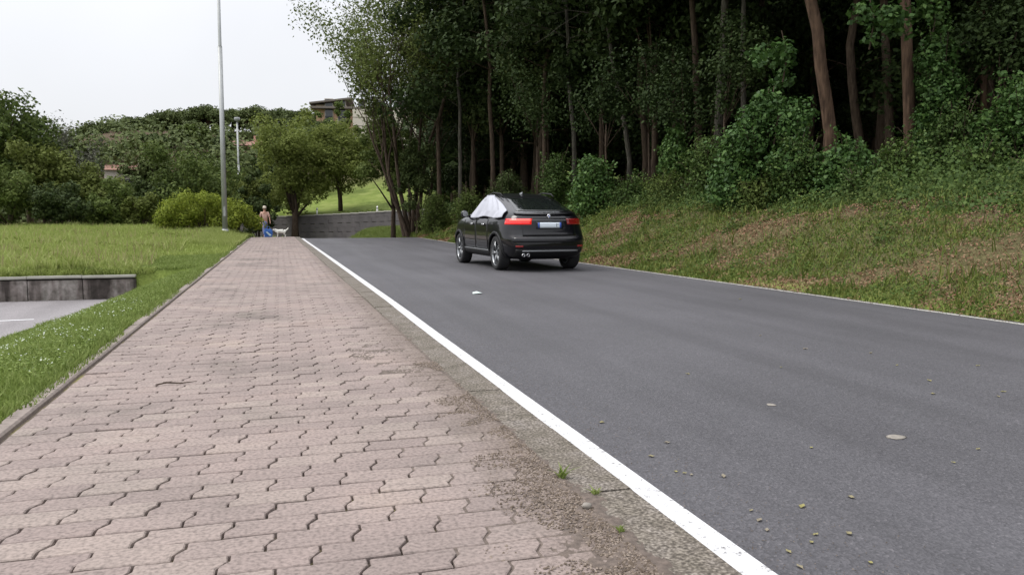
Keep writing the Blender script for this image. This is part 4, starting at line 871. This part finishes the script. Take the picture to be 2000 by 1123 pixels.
patch('bumper_apron', rearp, M['blk'], -.74, .74, .30, .46, 24, 4, off=.012); patch('bumper_trim', rearp, silver, -.62, .62, .405, .435, 22, 2, off=.026)
bd_ = MB(); c0 = rearp(0, 1.11, .016); bd_.lathe([(c0[1], .0), (c0[1]-.004, .02), (c0[1]-.006, .043), (c0[1]+.004, .046)], 28, 'y', (0, 0, 1.118)); bdg = bd_.build('badge', chrome, car, True)
for i, (sx_, sz_, m_) in enumerate(((1, 1, 0), (-1, 1, 1), (-1, -1, 0), (1, -1, 1))):
    V = [(0, c0[1]-.0085, 1.118)] + [(sx_*.028*math.cos(a), c0[1]-.0085, 1.118+sz_*.028*math.sin(a)) for a in np.linspace(0, math.pi/2, 7)]
    MB().add(V, [(0, k, k+1) for k in range(1, 7)]).build('badge_quarter', bl if m_ else simple('badge_white', (.8, .8, .8), .3), bdg)
for xx in (-.60, -.50): MB().lathe([(.03, .022), (-.04, .024), (-.042, .030), (.03, .030)], 18, 'y', (xx, .04, .345)).build('exhaust_tip', chrome, car, True)
fin = MB(); fin.add([(-.02, 1.75, 1.595), (.02, 1.75, 1.595), (0, 1.95, 1.62), (0, 1.73, 1.645), (0, 1.76, 1.65)], [(0, 1, 3), (0, 3, 4, 2), (1, 2, 4, 3)]); fin.build('roof_antenna', silver, car)
for sg in (-1, 1):
    MB().tube([(sg*.60, 1.35, 1.535), (sg*.60, 1.5, 1.60), (sg*.59, 2.0, 1.63), (sg*.60, 2.45, 1.58), (sg*.62, 2.6, 1.52)], [.012, .016, .016, .016, .012], 8).build('roof_rail', M['blk'], car, True)
uf = MB(); uf.box((0, 2.35, .30), (1.1, 4.0, .12)).build('underbody', M['blk'], car)
MB().box((-.02, .0, .80), (.001, .001, .001))
# white sheet over the left windows
def sheet_fn(u, v, o_):
    z = 1.10+.48*v-.02*(1-v)*math.sin(u*9); zc_ = min(z, 1.56); a_, b_ = lvl(zc_)[0], lvl(zc_)[1]
    y = max(.58, a_+.20)+.02*math.sin(v*6)+(min(2.66-.10*v*v, b_-.10)-max(.58, a_+.20))*u
    p = sidep(y, zc_, .048+o_+.022*math.sin(u*15+v*3)*(1-.3*v)+.010*math.sin(u*37+v*8+1), -1)
    return (p[0], y, z)
cloth = simple('white_cloth', (.40, .41, .46), .8, noise=.08, scale=9)
o = patch('window_sheet', sheet_fn, cloth, 0, 1, 0, 1, 60, 22, off=.006); o.parent = None
o.matrix_world = Matrix.Translation((CARX, CARY, ROADZ)) @ Matrix.Rotation(CARA, 4, 'Z') @ Matrix.Diagonal((CS*1.025, CS, CS*1.05, 1)); tag(o, 'crumpled white sheet covering the left side windows of the black car', 'sheet')

# ------------------------------------------------------------------ lamp posts
steel = simple('galvanised_steel', (.36, .37, .37), .5, metal=.35, noise=.15, scale=3); head = simple('lamp_head', (.25, .26, .27), .45)
def lamp(x, y, h, r0, r1, lean, label, low, arm=True):
    z = float(H(x, y)) if low is None else low; root = empty('street_lamp', (x, y, z-.1)); root.rotation_euler = (0, lean, 0)
    MB().tube([(0, 0, 0), (0, 0, h*.62)], [r0, r0*.82], 14).build('pole', steel, root, True)
    MB().tube([(0, 0, h*.62-.03), (0, 0, h*.62+.06), (0, 0, h)], [r0*.84, r1*1.1, r1], 12).build('upper_pole', steel, root, True)
    MB().tube([(0, 0, 0), (0, 0, .35)], [r0*1.35, r0*1.25], 14).build('base_collar', steel, root, True)
    MB().box((0, -r0-.006, 1.2), (r0*.8, .02, .45)).build('access_hatch', steel, root)
    if not arm:
        MB().lathe([(h, r1), (h+.05, .24), (h+.32, .30), (h+.40, .22), (h+.42, 0)], 14, 'z').build('lamp_housing', head, root, True); tag(root, label, 'street lamp', 'street lamps left of the path'); return root
    MB().tube([(0, 0, h), (.3, 0, h+.1), (.7, 0, h+.12)], [r1, r1*.8, r1*.7], 8).build('arm', steel, root, True)
    MB().add([(.55, -.14, h+.06), (1.15, -.12, h+.08), (1.15, .12, h+.08), (.55, .14, h+.06), (.6, -.09, h+.2), (1.1, -.07, h+.18), (1.1, .07, h+.18), (.6, .09, h+.2)], [(0, 3, 2, 1), (4, 5, 6, 7), (0, 1, 5, 4), (1, 2, 6, 5), (2, 3, 7, 6), (3, 0, 4, 7)]).build('lamp_housing', head, root, bevel=.02)
    tag(root, label, 'street lamp', 'street lamps left of the path'); return root
lx_, ly_, lz_ = at(440, 462, 41); lamp(lx_, ly_, 14.5, .125, .07, R(.25), 'tall pale steel lamp post nearest the camera, beside the yellow-green bush, top out of frame', None)
lx_, ly_, lz_ = at(468, 396, 84); zt = at(467, 236, 84)[2]; lamp(lx_, ly_, zt-0-(-.6), .13, .08, 0, 'thin distant lamp post rising behind the yellow-green bush', -.6, False)

# ------------------------------------------------------------------ yellow-green bush by the lamp
bx, by, _ = at(398, 462, 44)
root = empty('bush', (bx, by, float(H(bx, by))-.05)); tag(root, 'large yellow-green bush behind the nearest lamp post', 'bush')
lob = [(random.uniform(-1.9, 1.8), random.uniform(-1, 1), 0, 0) for _ in range(52)]
lob = [(a, b, (.35+random.random()*1.45)*(1-(abs(a+.1)/2.6)**2), random.uniform(.36, .6)) for a, b, c, d in lob] + [(-1.8, -.3, .4, .4), (1.5, .2, .9, .6), (2.1, .2, .8, .6), (2.3, .2, .5, .45), (2.7, .2, .4, .4), (1.2, -.2, 1.3, .5), (1.9, 0, 1.1, .5)]
link('leaves', crown_mesh('leaves', lob, 26000, .11, .55, .55, 1., 1.), M['leaf_yellow'], root)
mb = MB()
for l in lob[::2]: mb.tube([(l[0]*.15, l[1]*.15, -.1), (l[0]*.5, l[1]*.5, .4), (l[0]*.9, l[1]*.9, l[2])], [.04, .03, .012], 5)
mb.build('stems', M['bark'], root)

# ------------------------------------------------------------------ background trees
def bt(px, ptop, pbase, wpx, Y, leaf, label, trunk=.25, r=.16, nl=7000, size=.3, lob=16, bark='bark', group='trees at the far side of the field', ntr=1, name='tree', cat='tree', shell=.65, z0=None):
    x, y, z = at(px, pbase, Y); h0 = float(H(x, y)); z = min(z, h0) if z0 is None else z0; zt = at(px, ptop, Y)[2]; rx = wpx/2/FPX*Y*1.03
    return lob_tree(name, x, y, zt-z, rx, (zt-z)*trunk, r, leaf, bark, nl, size, label, cat, group, int(lob*1.6), .9, random.uniform(0, 6), ntr, shell, z, 1., True)
bt(-25, 165, 440, 190, 56, 'leaf_mid', 'tallest tree at the left edge of the photo', .1, .2, 11000, .26, 26)
bt(60, 215, 440, 120, 60, 'leaf_dark', 'dark tree with ragged top beside the tallest left tree', .15, .2, 8000, .26, 20)
bt(88, 262, 440, 130, 55, 'leaf_olive', 'pale olive tree in front of the ragged dark one', .05, .16, 9000, .22, 22)
bt(20, 320, 442, 130, 52, 'leaf_mid', 'low rounded tree at the left edge above the field', .02, .14, 7000, .2, 18)
bt(175, 318, 440, 110, 54, 'leaf_olive', 'broad olive-green shrub tree at the middle of the left hedge', .02, .14, 8000, .2, 20)
bt(125, 352, 442, 120, 51, 'leaf_dark', 'dark low shrub under the pale olive tree', .0, .1, 7000, .18, 18)
bt(225, 362, 442, 90, 51, 'leaf_mid', 'low green shrub right of the dark low shrub', .0, .1, 5500, .18, 14)
bt(280, 380, 445, 80, 50, 'leaf_olive', 'small shrub left of the yellow-green bush', .0, .1, 4500, .18, 12)
bt(375, 278, 425, 170, 62, 'leaf_mid', 'broad dark-green tree behind the yellow-green bush', .06, .2, 12000, .24, 26)
bt(305, 325, 430, 90, 60, 'leaf_dark', 'dark tree left of the broad one behind the bush', .03, .15, 6000, .22, 14)
bt(462, 300, 410, 100, 72, 'leaf_olive', 'green tree standing behind the distant lamp post', .1, .15, 7000, .26, 16)
bt(505, 330, 420, 80, 70, 'leaf_dark', 'dark shrubby tree between the distant lamp and the big round tree', .05, .15, 5500, .24, 14)
bt(576, 212, 418, 152, 72, 'leaf_light', 'big round olive-green tree with thick dark trunk behind the wall', .2, .30, 17000, .24, 34)
bt(668, 235, 412, 128, 74, 'leaf_light', 'smaller loose tree on two slim trunks on the grass slope', .24, .13, 12000, .24, 28, ntr=2)
bt(625, 250, 385, 84, 84, 'leaf_mid', 'small tree in the gap between the round tree and the two-trunked tree', .2, .12, 4000, .26, 12)
bt(735, 250, 365, 70, 95, 'leaf_dark', 'dark tree in front of the apartment block, right of the grass slope', .1, .15, 6000, .3, 14)
bt(765, 215, 368, 60, 84, 'leaf_dark', 'tall narrow dark tree next to the many-stemmed tree', .1, .15, 7000, .28, 16)
bt(768, 185, 405, 125, 50.5, 'leaf_mid', 'dense dark tree wrapped round the many-stemmed tree at the bend', .22, .15, 16000, .17, 26, group='leafy trees at the wood edge')
bt(700, 300, 372, 70, 98, 'leaf_olive', 'olive tree at the foot of the apartment block, above the grass slope', .1, .15, 5000, .3, 12)
bt(650, 196, 350, 74, 100, 'leaf_mid', 'green tree covering the left end of the apartment block', .1, .15, 7000, .3, 18)
bt(688, 218, 350, 46, 102, 'leaf_mid', 'slim tree before the middle balconies of the apartment block', .1, .15, 3000, .3, 10)
bt(610, 340, 392, 70, 86, 'leaf_mid', 'low green tree right of the big round tree, at the top of the slope', .05, .12, 4000, .26, 12)
bt(540, 345, 415, 70, 80, 'leaf_dark', 'dark undergrowth tree under the left side of the big round tree', .05, .12, 4500, .24, 12)
bt(815, 250, 415, 90, 46.2, 'leaf_dark', 'leafy climber-covered tree in front of the leaning stems', .05, .1, 9000, .13, 20, group='leafy trees at the wood edge')
# bare greyish tree
x, y, z = at(135, 440, 66); root = empty('tree', (x, y, float(H(x, y)))); mb = MB(); tips = []
zt = at(135, 240, 66)[2]-float(H(x, y)); branch(mb, tips, Vector((0, 0, 0)), Vector((0, 0, 1)), zt*.55, .16, 3, 6, .5, .2, .08, 3, 5, .55, .5)
mb.build('trunk', M['bark_grey'], root, True); link('crown', tips_leaves('crown', tips, 1500, .3, .2), M['leaf_grey'], root); tag(root, 'thin half-bare grey tree against the sky between the left trees and the hill', 'tree')
# wooded hillside between the trees one can pick out
L = []
for i in range(520):
    y = random.uniform(84, 132); x = random.uniform(-70, 14); tt = float(ST(x, y)[1])
    px_ = 545+x/y*1550
    if px_ > 690 or (px_ > 560 and y < 95): continue
    zc_ = float(H(x, y))+random.uniform(.3, 3.2); r0 = random.uniform(1.6, 3.2); py_ = 420-(zc_+r0-CAMH)/y*1550
    if py_ < np.interp(px_, [-200, 100, 160, 300, 450, 700], [285, 285, 285, 250, 238, 238]): zc_ = float(H(x, y))+.2; r0 *= .6; py_ = 420-(zc_+r0-CAMH)/y*1550
    if py_ < np.interp(px_, [-200, 100, 160, 300, 450, 700], [275, 275, 270, 238, 225, 225]): continue
    L.append((x, y, zc_, r0))
C, d = lobes_points(L, 80000, .5); nn = d*.8+rand_dirs(len(d))*.6+np.array([0, -.2, .3]); nn /= np.linalg.norm(nn, axis=1)[:, None]; V, F = leaf_arrays(C, np.full(len(C), .45), nn, .7)
tag(link('hillside_wood', mesh_np('hillside_wood', V, F), M['leaf_pine']), kind='stuff')
# hill: stone pines on the ridge
ords = ['first', 'second', 'third', 'fourth', 'fifth', 'sixth', 'seventh', 'eighth', 'ninth', 'tenth', 'eleventh', 'twelfth']
for i, (px, pt, Y, wp) in enumerate([(172, 252, 118, 60), (212, 246, 122, 70), (258, 230, 124, 75), (304, 217, 126, 75), (350, 207, 126, 80), (402, 198, 122, 85), (452, 206, 126, 75), (498, 200, 124, 80), (545, 204, 128, 75), (590, 208, 126, 70), (632, 210, 130, 60)]):
    x, y, _ = at(px, pt, Y); z = float(H(x, y)); h = at(px, pt, Y)[2]-z; rx = wp/2/FPX*Y*1.15
    root = empty('pine_tree', (x, y, z)); mb = MB(); mb.tube([(0, 0, -.5), (.2, 0, h*.4), (.1, .1, h*.8)], [.3, .25, .15], 8); lobes = []
    for k in range(15):
        a = k*2.4; f = math.sqrt((k+.5)/15); q = (math.cos(a)*rx*f*.8, math.sin(a)*rx*f*.8, h-1.2-1.3*f*f+random.uniform(-.3, .1)); lobes.append((*q, rx*.34)); mb.tube([(.1, .1, h*.6), (q[0]*.6, q[1]*.6, q[2]-.9), q], [.12, .08, .03], 5)
    for k in range(5): lobes.append((random.gauss(0, rx*.35), random.gauss(0, rx*.35), h*.62, rx*.3))
    mb.build('trunk', M['bark_red'], root, True); link('crown', crown_mesh('crown', lobes, 6500, .36, .5, .7, .65), M['leaf_pine'], root)
    tag(root, f'{ords[i]} umbrella pine from the left on the hill ridge', 'pine tree', 'umbrella pines along the hill ridge')
MID = [(200, 288, 104, 90), (150, 275, 100, 60), (262, 275, 108, 80), (322, 258, 108, 90), (300, 300, 92, 80), (385, 245, 108, 90), (430, 262, 100, 80), (500, 262, 106, 70), (545, 250, 106, 80), (610, 235, 110, 70), (660, 225, 122, 50), (240, 330, 84, 80), (180, 320, 84, 80), (415, 300, 86, 70), (345, 300, 84, 70), (520, 300, 88, 60)]
desc = ['below the first ridge pines', 'at the left foot of the ridge', 'under the third ridge pine', 'under the fourth ridge pine', 'above the hidden house roofs', 'left of the nearest lamp post under the ridge', 'seen just left of the nearest lamp post, halfway up', 'right of the distant lamp post, halfway up', 'behind the top left of the big round tree', 'behind the top right of the big round tree', 'left of the flat roof of the apartment block', 'above the low green shrub, in front of the houses', 'above the olive shrub tree, left of the houses', 'behind the broad dark-green tree, right side', 'behind the broad dark-green tree, left side', 'left of the big round tree, low down']
for i, (px, pt, Y, wp) in enumerate(MID):
    bt(px, pt, pt+150, wp*1.1, Y, ['leaf_dark', 'leaf_pine', 'leaf_mid'][i % 3], 'wooded-hill tree '+desc[i], .1, .2, 4200, .36, 14, group='trees on the wooded hillside', z0=float(H(at(px, pt, Y)[0], Y))-.5)

# ------------------------------------------------------------------ buildings
wallm = simple('render_cream', (.52, .42, .30), .85, noise=.12, scale=1); wallo = simple('render_salmon', (.46, .29, .19), .85, noise=.12, scale=1); slabm = simple('balcony_white', (.62, .57, .48), .8)
win = simple('window_glass', (.03, .035, .04), .15, spec=.8); roofm = simple('roof_dark', (.17, .145, .125), .85); tile = simple('roof_tile', (.20, .10, .07), .85, noise=.3, scale=6); frame = simple('window_frame', (.55, .5, .45), .6)
bx0, by0, bz = at(617, 196, 112); topz = bz; gz0 = float(H(bx0+9, by0))-1.5; Bh = topz-gz0
ab = empty('apartment_building', (bx0, by0, gz0)); tag(ab, 'salmon and cream apartment block with white balconies behind the trees', 'building'); ab.rotation_euler = (0, 0, R(-8))
MB().box((9.5, 6, (Bh-1.2)/2), (19, 12, Bh-1.2)).build('wall', wallo, ab); MB().box((2.0, 5.9, Bh/2-.3), (4.02, 11.7, Bh-.6+.01)).build('stair_tower', wallm, ab)
MB().box((9.4, 5.8, Bh-1.05), (20.2, 13.6, .28)).build('roof', roofm, ab, bevel=.03); MB().add([(-.8, -1, Bh-.4), (4.8, -1, Bh+.35), (4.8, 12.4, Bh+.35), (-.8, 12.4, Bh-.4), (-.8, -1, Bh-.62), (4.8, -1, Bh+.13), (4.8, 12.4, Bh+.13), (-.8, 12.4, Bh-.62)], [(0, 1, 2, 3), (4, 7, 6, 5), (0, 4, 5, 1), (1, 5, 6, 2), (2, 6, 7, 3), (3, 7, 4, 0)]).build('tower_roof', roofm, ab)
nf = 5; fh = (Bh-1.2)/nf
for f in range(nf):
    zf = fh*f
    for j, x0 in enumerate((5.0, 10.2, 15.2)):
        b_ = MB().box((x0+1.9, -.65, zf+.12), (4.0, 1.3, .2)).build('balcony', slabm, ab); MB().box((x0+1.9, -1.24, zf+.65), (4.0, .10, .86)).build('parapet', slabm, b_)
    for x0 in (1.2, 2.9, 5.6, 7.6, 10.8, 12.8, 15.8, 17.6):
        w_ = MB().box((x0+.5, -.03, zf+1.75), (1.15, .1, 1.65)).build('window', frame, ab); MB().box((x0+.5, -.09, zf+1.75), (.95, .04, 1.45)).build('pane', win, w_)
def house(px0, px1, peave, pridge, Y, wm, label, dep=7):
    x0, y0, ze = at(px0, peave, Y); x1 = at(px1, peave, Y)[0]; zr = at(px0, pridge, Y)[2]; W = x1-x0; g0 = float(H(x0, y0))-1; h = ze-g0
    root = empty('house', (x0, y0, g0)); tag(root, label, 'house', 'houses between the trees of the hillside')
    MB().box((W/2, dep/2, h/2), (W, dep, h)).build('wall', wm, root); e = .4; r = zr-g0
    rf = MB().add([(-e, -e, h), (W+e, -e, h), (W+e, dep+e, h), (-e, dep+e, h), (-e, dep/2, r), (W+e, dep/2, r)], [(0, 1, 5, 4), (3, 4, 5, 2), (0, 4, 3), (1, 2, 5), (0, 3, 2, 1)]).build('roof', tile, root)
    MB().box((W*.7, dep*.4, r), (.6, .6, 1.1)).build('chimney', wm, rf)
    for k in range(3):
        for z in (h-1.5, h-4.3):
            w_ = MB().box((W*(k+.5)/3, -.03, z), (1.0, .1, 1.3)).build('window', frame, root); MB().box((W*(k+.5)/3, -.09, z), (.8, .04, 1.1)).build('pane', win, w_)
house(203, 296, 332, 318, 92, simple('render_grey', (.45, .40, .36), .85), 'low house with red-brown roof glimpsed between the left trees')
house(452, 520, 284, 270, 100, simple('render_pink', (.50, .28, .22), .85), 'pinkish house glimpsed behind the lamp posts')

# ------------------------------------------------------------------ marker posts at the wall
whm = simple('white_plastic', (.8, .8, .78), .5)
for (px, py, Y, h, lb) in ((619, 398, 72, .55, 'small white post on the grass behind the wall, between two trees'), (737, 410, 62, .45, 'tiny white post on top of the stone wall at the bend')):
    x, y, z = at(px, py, Y); zg = float(H(x, y)) if px < 700 else float(np.interp(float(ST(x, y)[0]), [49, 56, 75, 84], [1.62, 1.5, .95, .8]))+.06; r_ = empty('marker_post', (x, y, min(z, zg) if px < 700 else z-.2)); tag(r_, lb, 'post')
    MB().tube([(0, 0, -.3), (0, 0, h)], [.07, .06], 10).build('post', whm, r_, True); MB().tube([(0, 0, h-.16), (0, 0, h-.08)], [.075, .072], 10).build('band', simple('dark_band', (.1, .1, .1), .6), r_)
    MB().tube([(0, 0, h), (0, 0, h+.04)], [.06, .02], 10).build('cap', whm, r_)

# ------------------------------------------------------------------ person, bag and dog at the crest
def skin(name, verts, edges, rad, mat, parent, sub=1, root_i=0):
    me = bpy.data.meshes.new(name); me.from_pydata(verts, edges, []); o = link(name, me, mat, parent)
    o.modifiers.new('skin', 'SKIN'); o.modifiers['skin'].use_smooth_shade = True
    for i, sv in enumerate(me.skin_vertices[0].data): sv.radius = rad[i] if isinstance(rad[i], tuple) else (rad[i], rad[i]); sv.use_root = (i == root_i)
    m_ = o.modifiers.new('sub', 'SUBSURF'); m_.levels = sub; m_.render_levels = sub; return o
sk = simple('skin', (.48, .27, .19), .55); shirt = simple('shirt_peach', (.62, .40, .32), .8); jeans = simple('jeans', (.14, .16, .30), .85); hair = simple('hair', (.10, .06, .04), .7); hatm = simple('pale_cap', (.55, .48, .40), .8); shoe = simple('shoe', (.35, .35, .37), .7)
ppx, ppy, _ = at(518, 455, 46.6); pz = float(crest(46.6))
per = empty('person', (ppx, ppy, pz), R(10)); tag(per, 'person in peach shirt and blue jeans walking on the path at the crest', 'person'); per.scale = (.97,)*3
hip = .93
V = [(0, 0, hip), (0, 0, 1.15), (0, 0, 1.38), (0, 0, 1.50), (0, .0, 1.60), (0, -.01, 1.70)]; E_ = [(0, 1), (1, 2), (2, 3), (3, 4), (4, 5)]; Rr = [(.15, .10), (.135, .10), (.15, .10), .055, .08, .085]
def chain(pts, rads, frm):
    for p, r in zip(pts, rads): V.append(p); Rr.append(r); E_.append((frm, len(V)-1)); frm = len(V)-1
    return frm
for sg in (-1, 1):
    st_ = .20*sg; chain([(sg*.09, 0, .86), (sg*.10, st_*.6, .48), (sg*.10, st_*1.2 if sg > 0 else st_*1.6, .09), (sg*.11, (st_*1.2 if sg > 0 else st_*1.6)-.14, .04)], [.085, .055, .04, .035], 0)
    e = chain([(sg*.19, 0, 1.40), (sg*.25, -st_*.3, 1.13), (sg*.26, -st_*.7-.06, .90), (sg*.26, -st_*.7-.10, .83)], [.05, .038, .025, (.035, .018)], 2)
    for k in range(5):
        b0 = V[e]; o_ = (k-2)*.016; ln = [.05, .075, .08, .075, .06][k]; y0 = -.02 if k == 0 else 0
        chain([(b0[0]+(-sg*.03 if k == 0 else 0), b0[1]+o_+y0, b0[2]-.03), (b0[0]-sg*.012, b0[1]+o_+y0, b0[2]-ln)], [.009, .007], e)
skin('body', V, E_, Rr, sk, per)
skin('shirt', [(0, 0, .95), (0, 0, 1.15), (0, 0, 1.36), (-.19, 0, 1.41), (.19, 0, 1.41), (-.25, .06, 1.15), (.25, -.06, 1.15), (0, 0, 1.47)], [(0, 1), (1, 2), (2, 3), (2, 4), (3, 5), (4, 6), (2, 7)], [(.165, .12), (.155, .12), (.165, .12), .062, .062, .055, .055, .075], shirt, per)
skin('trousers', [(0, 0, .97), (0, 0, .88), (-.10, -.12, .48), (.10, .12, .48), (-.10, -.31, .13), (.10, .23, .13)], [(0, 1), (1, 2), (1, 3), (2, 4), (3, 5)], [(.16, .115), (.16, .12), .072, .072, .058, .058], jeans, per)
for sg in (-1, 1):
    y_ = .24 if sg > 0 else -.32; MB().lathe([(-.17, 0), (-.16, .03), (-.08, .045), (.04, .045), (.09, .035), (.10, 0)], 10, 'y', (sg*.105, y_-.03, .045)).build('shoe', shoe, per, True)
MB().lathe([(1.655, .095), (1.70, .104), (1.76, .095), (1.80, .06), (1.815, 0)], 16, 'z', (0, 0, 0)).build('cap', hatm, per, True); MB().lathe([(1.60, .07), (1.63, .092), (1.66, .096)], 16, 'z', (0, .012, 0)).build('hair', hair, per, True)
MB().box((0, -.13, 1.665), (.14, .11, .012)).build('cap_visor', hatm, per)
fx = MB()
for sg in (-1, 1): fx.lathe([(-.095, .0), (-.092, .012), (-.08, .013)], 8, 'y', (sg*.032, 0, 1.645))
fx.build('eyes', simple('eye_white', (.7, .7, .7), .3), per); MB().add([(-.014, -.085, 1.61), (.014, -.085, 1.61), (0, -.11, 1.61), (0, -.088, 1.655)], [(0, 1, 2), (0, 2, 3), (1, 3, 2), (0, 3, 1)]).build('nose', sk, per)
MB().box((0, -.088, 1.585), (.045, .01, .010)).build('mouth', simple('lips', (.4, .14, .12), .5), per)
for sg in (-1, 1): MB().lathe([(-.012, 0), (-.008, .026), (.008, .026), (.012, 0)], 8, 'x', (sg*.088, 0, 1.64)).build('ear', sk, per, True)
# blue bag standing on the path
bgm = simple('blue_bag', (.025, .12, .42), .6); x, y, _ = at(524, 459, 45.6); bz_ = float(crest(45.6))
bag = empty('blue_bag', (x, y, bz_), R(15)); tag(bag, 'bright blue carrier bag with a pale stripe, on the path before the person', 'bag')
MB().add([(-.20, -.09, 0), (.20, -.09, 0), (.20, .09, 0), (-.20, .09, 0), (-.22, -.07, .30), (.23, -.08, .28), (.23, .08, .30), (-.21, .07, .29), (-.18, -.02, .44), (.19, -.03, .42), (.19, .03, .43), (-.18, .02, .45)], [(0, 3, 2, 1)] + [(a+4*k, (a+1) % 4+4*k, (a+1) % 4+4+4*k, a+4+4*k) for k in range(2) for a in range(4)] + [(8, 9, 10, 11)]).build('bag_body', bgm, bag, bevel=.015)
MB().add([(-.17, -.095, .28), (-.07, -.099, .30), (.16, -.10, .10), (.05, -.101, .06)], [(0, 1, 2, 3)]).build('stripe', simple('bag_stripe', (.55, .72, .8), .6), bag)
for yy_ in (-.03, .03): MB().tube([(-.1, yy_, .42), (-.08, yy_, .54), (.0, yy_, .58), (.08, yy_, .54), (.1, yy_, .41)], [.008]*5, 5).build('handle', bgm, bag)
# dog
x, y, _ = at(549, 459, 46.2); dz0 = float(crest(46.2)); dog = empty('dog', (x, y, dz0), R(8)); dog.scale = (.95, .9, .8); tag(dog, 'white dog with dark back standing on the path beside the person', 'dog')
fur = simple('white_fur', (.78, .77, .70), .9); dark = simple('dark_fur', (.05, .035, .035), .9)
V = [(0, 0, .40), (-.20, 0, .40), (-.30, 0, .46), (-.38, 0, .53), (-.48, 0, .50), (.20, 0, .42), (.28, 0, .46), (.38, 0, .56), (.43, 0, .66)]; E_ = [(0, 1), (1, 2), (2, 3), (3, 4), (0, 5), (5, 6), (6, 7), (7, 8)]; Rr = [(.11, .14), (.12, .15), (.08, .10), .078, .035, (.10, .13), .045, .035, .02]
for sg in (-1, 1):
    chain([(-.21, sg*.07, .30), (-.19, sg*.075, .18), (-.21, sg*.075, .03), (-.24, sg*.075, .02)], [.04, .024, .018, .022], 1)
    chain([(.20, sg*.07, .30), (.15, sg*.08, .22), (.26, sg*.08, .14), (.23, sg*.08, .03), (.20, sg*.08, .02)], [.055, .035, .018, .017, .022], 5)
skin('body', V, E_, Rr, fur, dog, 2)
skin('saddle_fur', [(-.16, 0, .425), (0, 0, .435), (.18, 0, .45)], [(0, 1), (1, 2)], [(.09, .098), (.088, .10), (.08, .085)], dark, dog, 2)
for sg in (-1, 1): MB().add([(-.36, sg*.03, .58), (-.41, sg*.03, .575), (-.375, sg*.075, .50), (-.39, sg*.05, .56)], [(0, 1, 2), (0, 2, 3), (1, 3, 2), (0, 3, 1)]).build('ear', dark, dog)
print('objects', len(bpy.data.objects), 'tris', sum(len(m.polygons) for m in bpy.data.meshes))
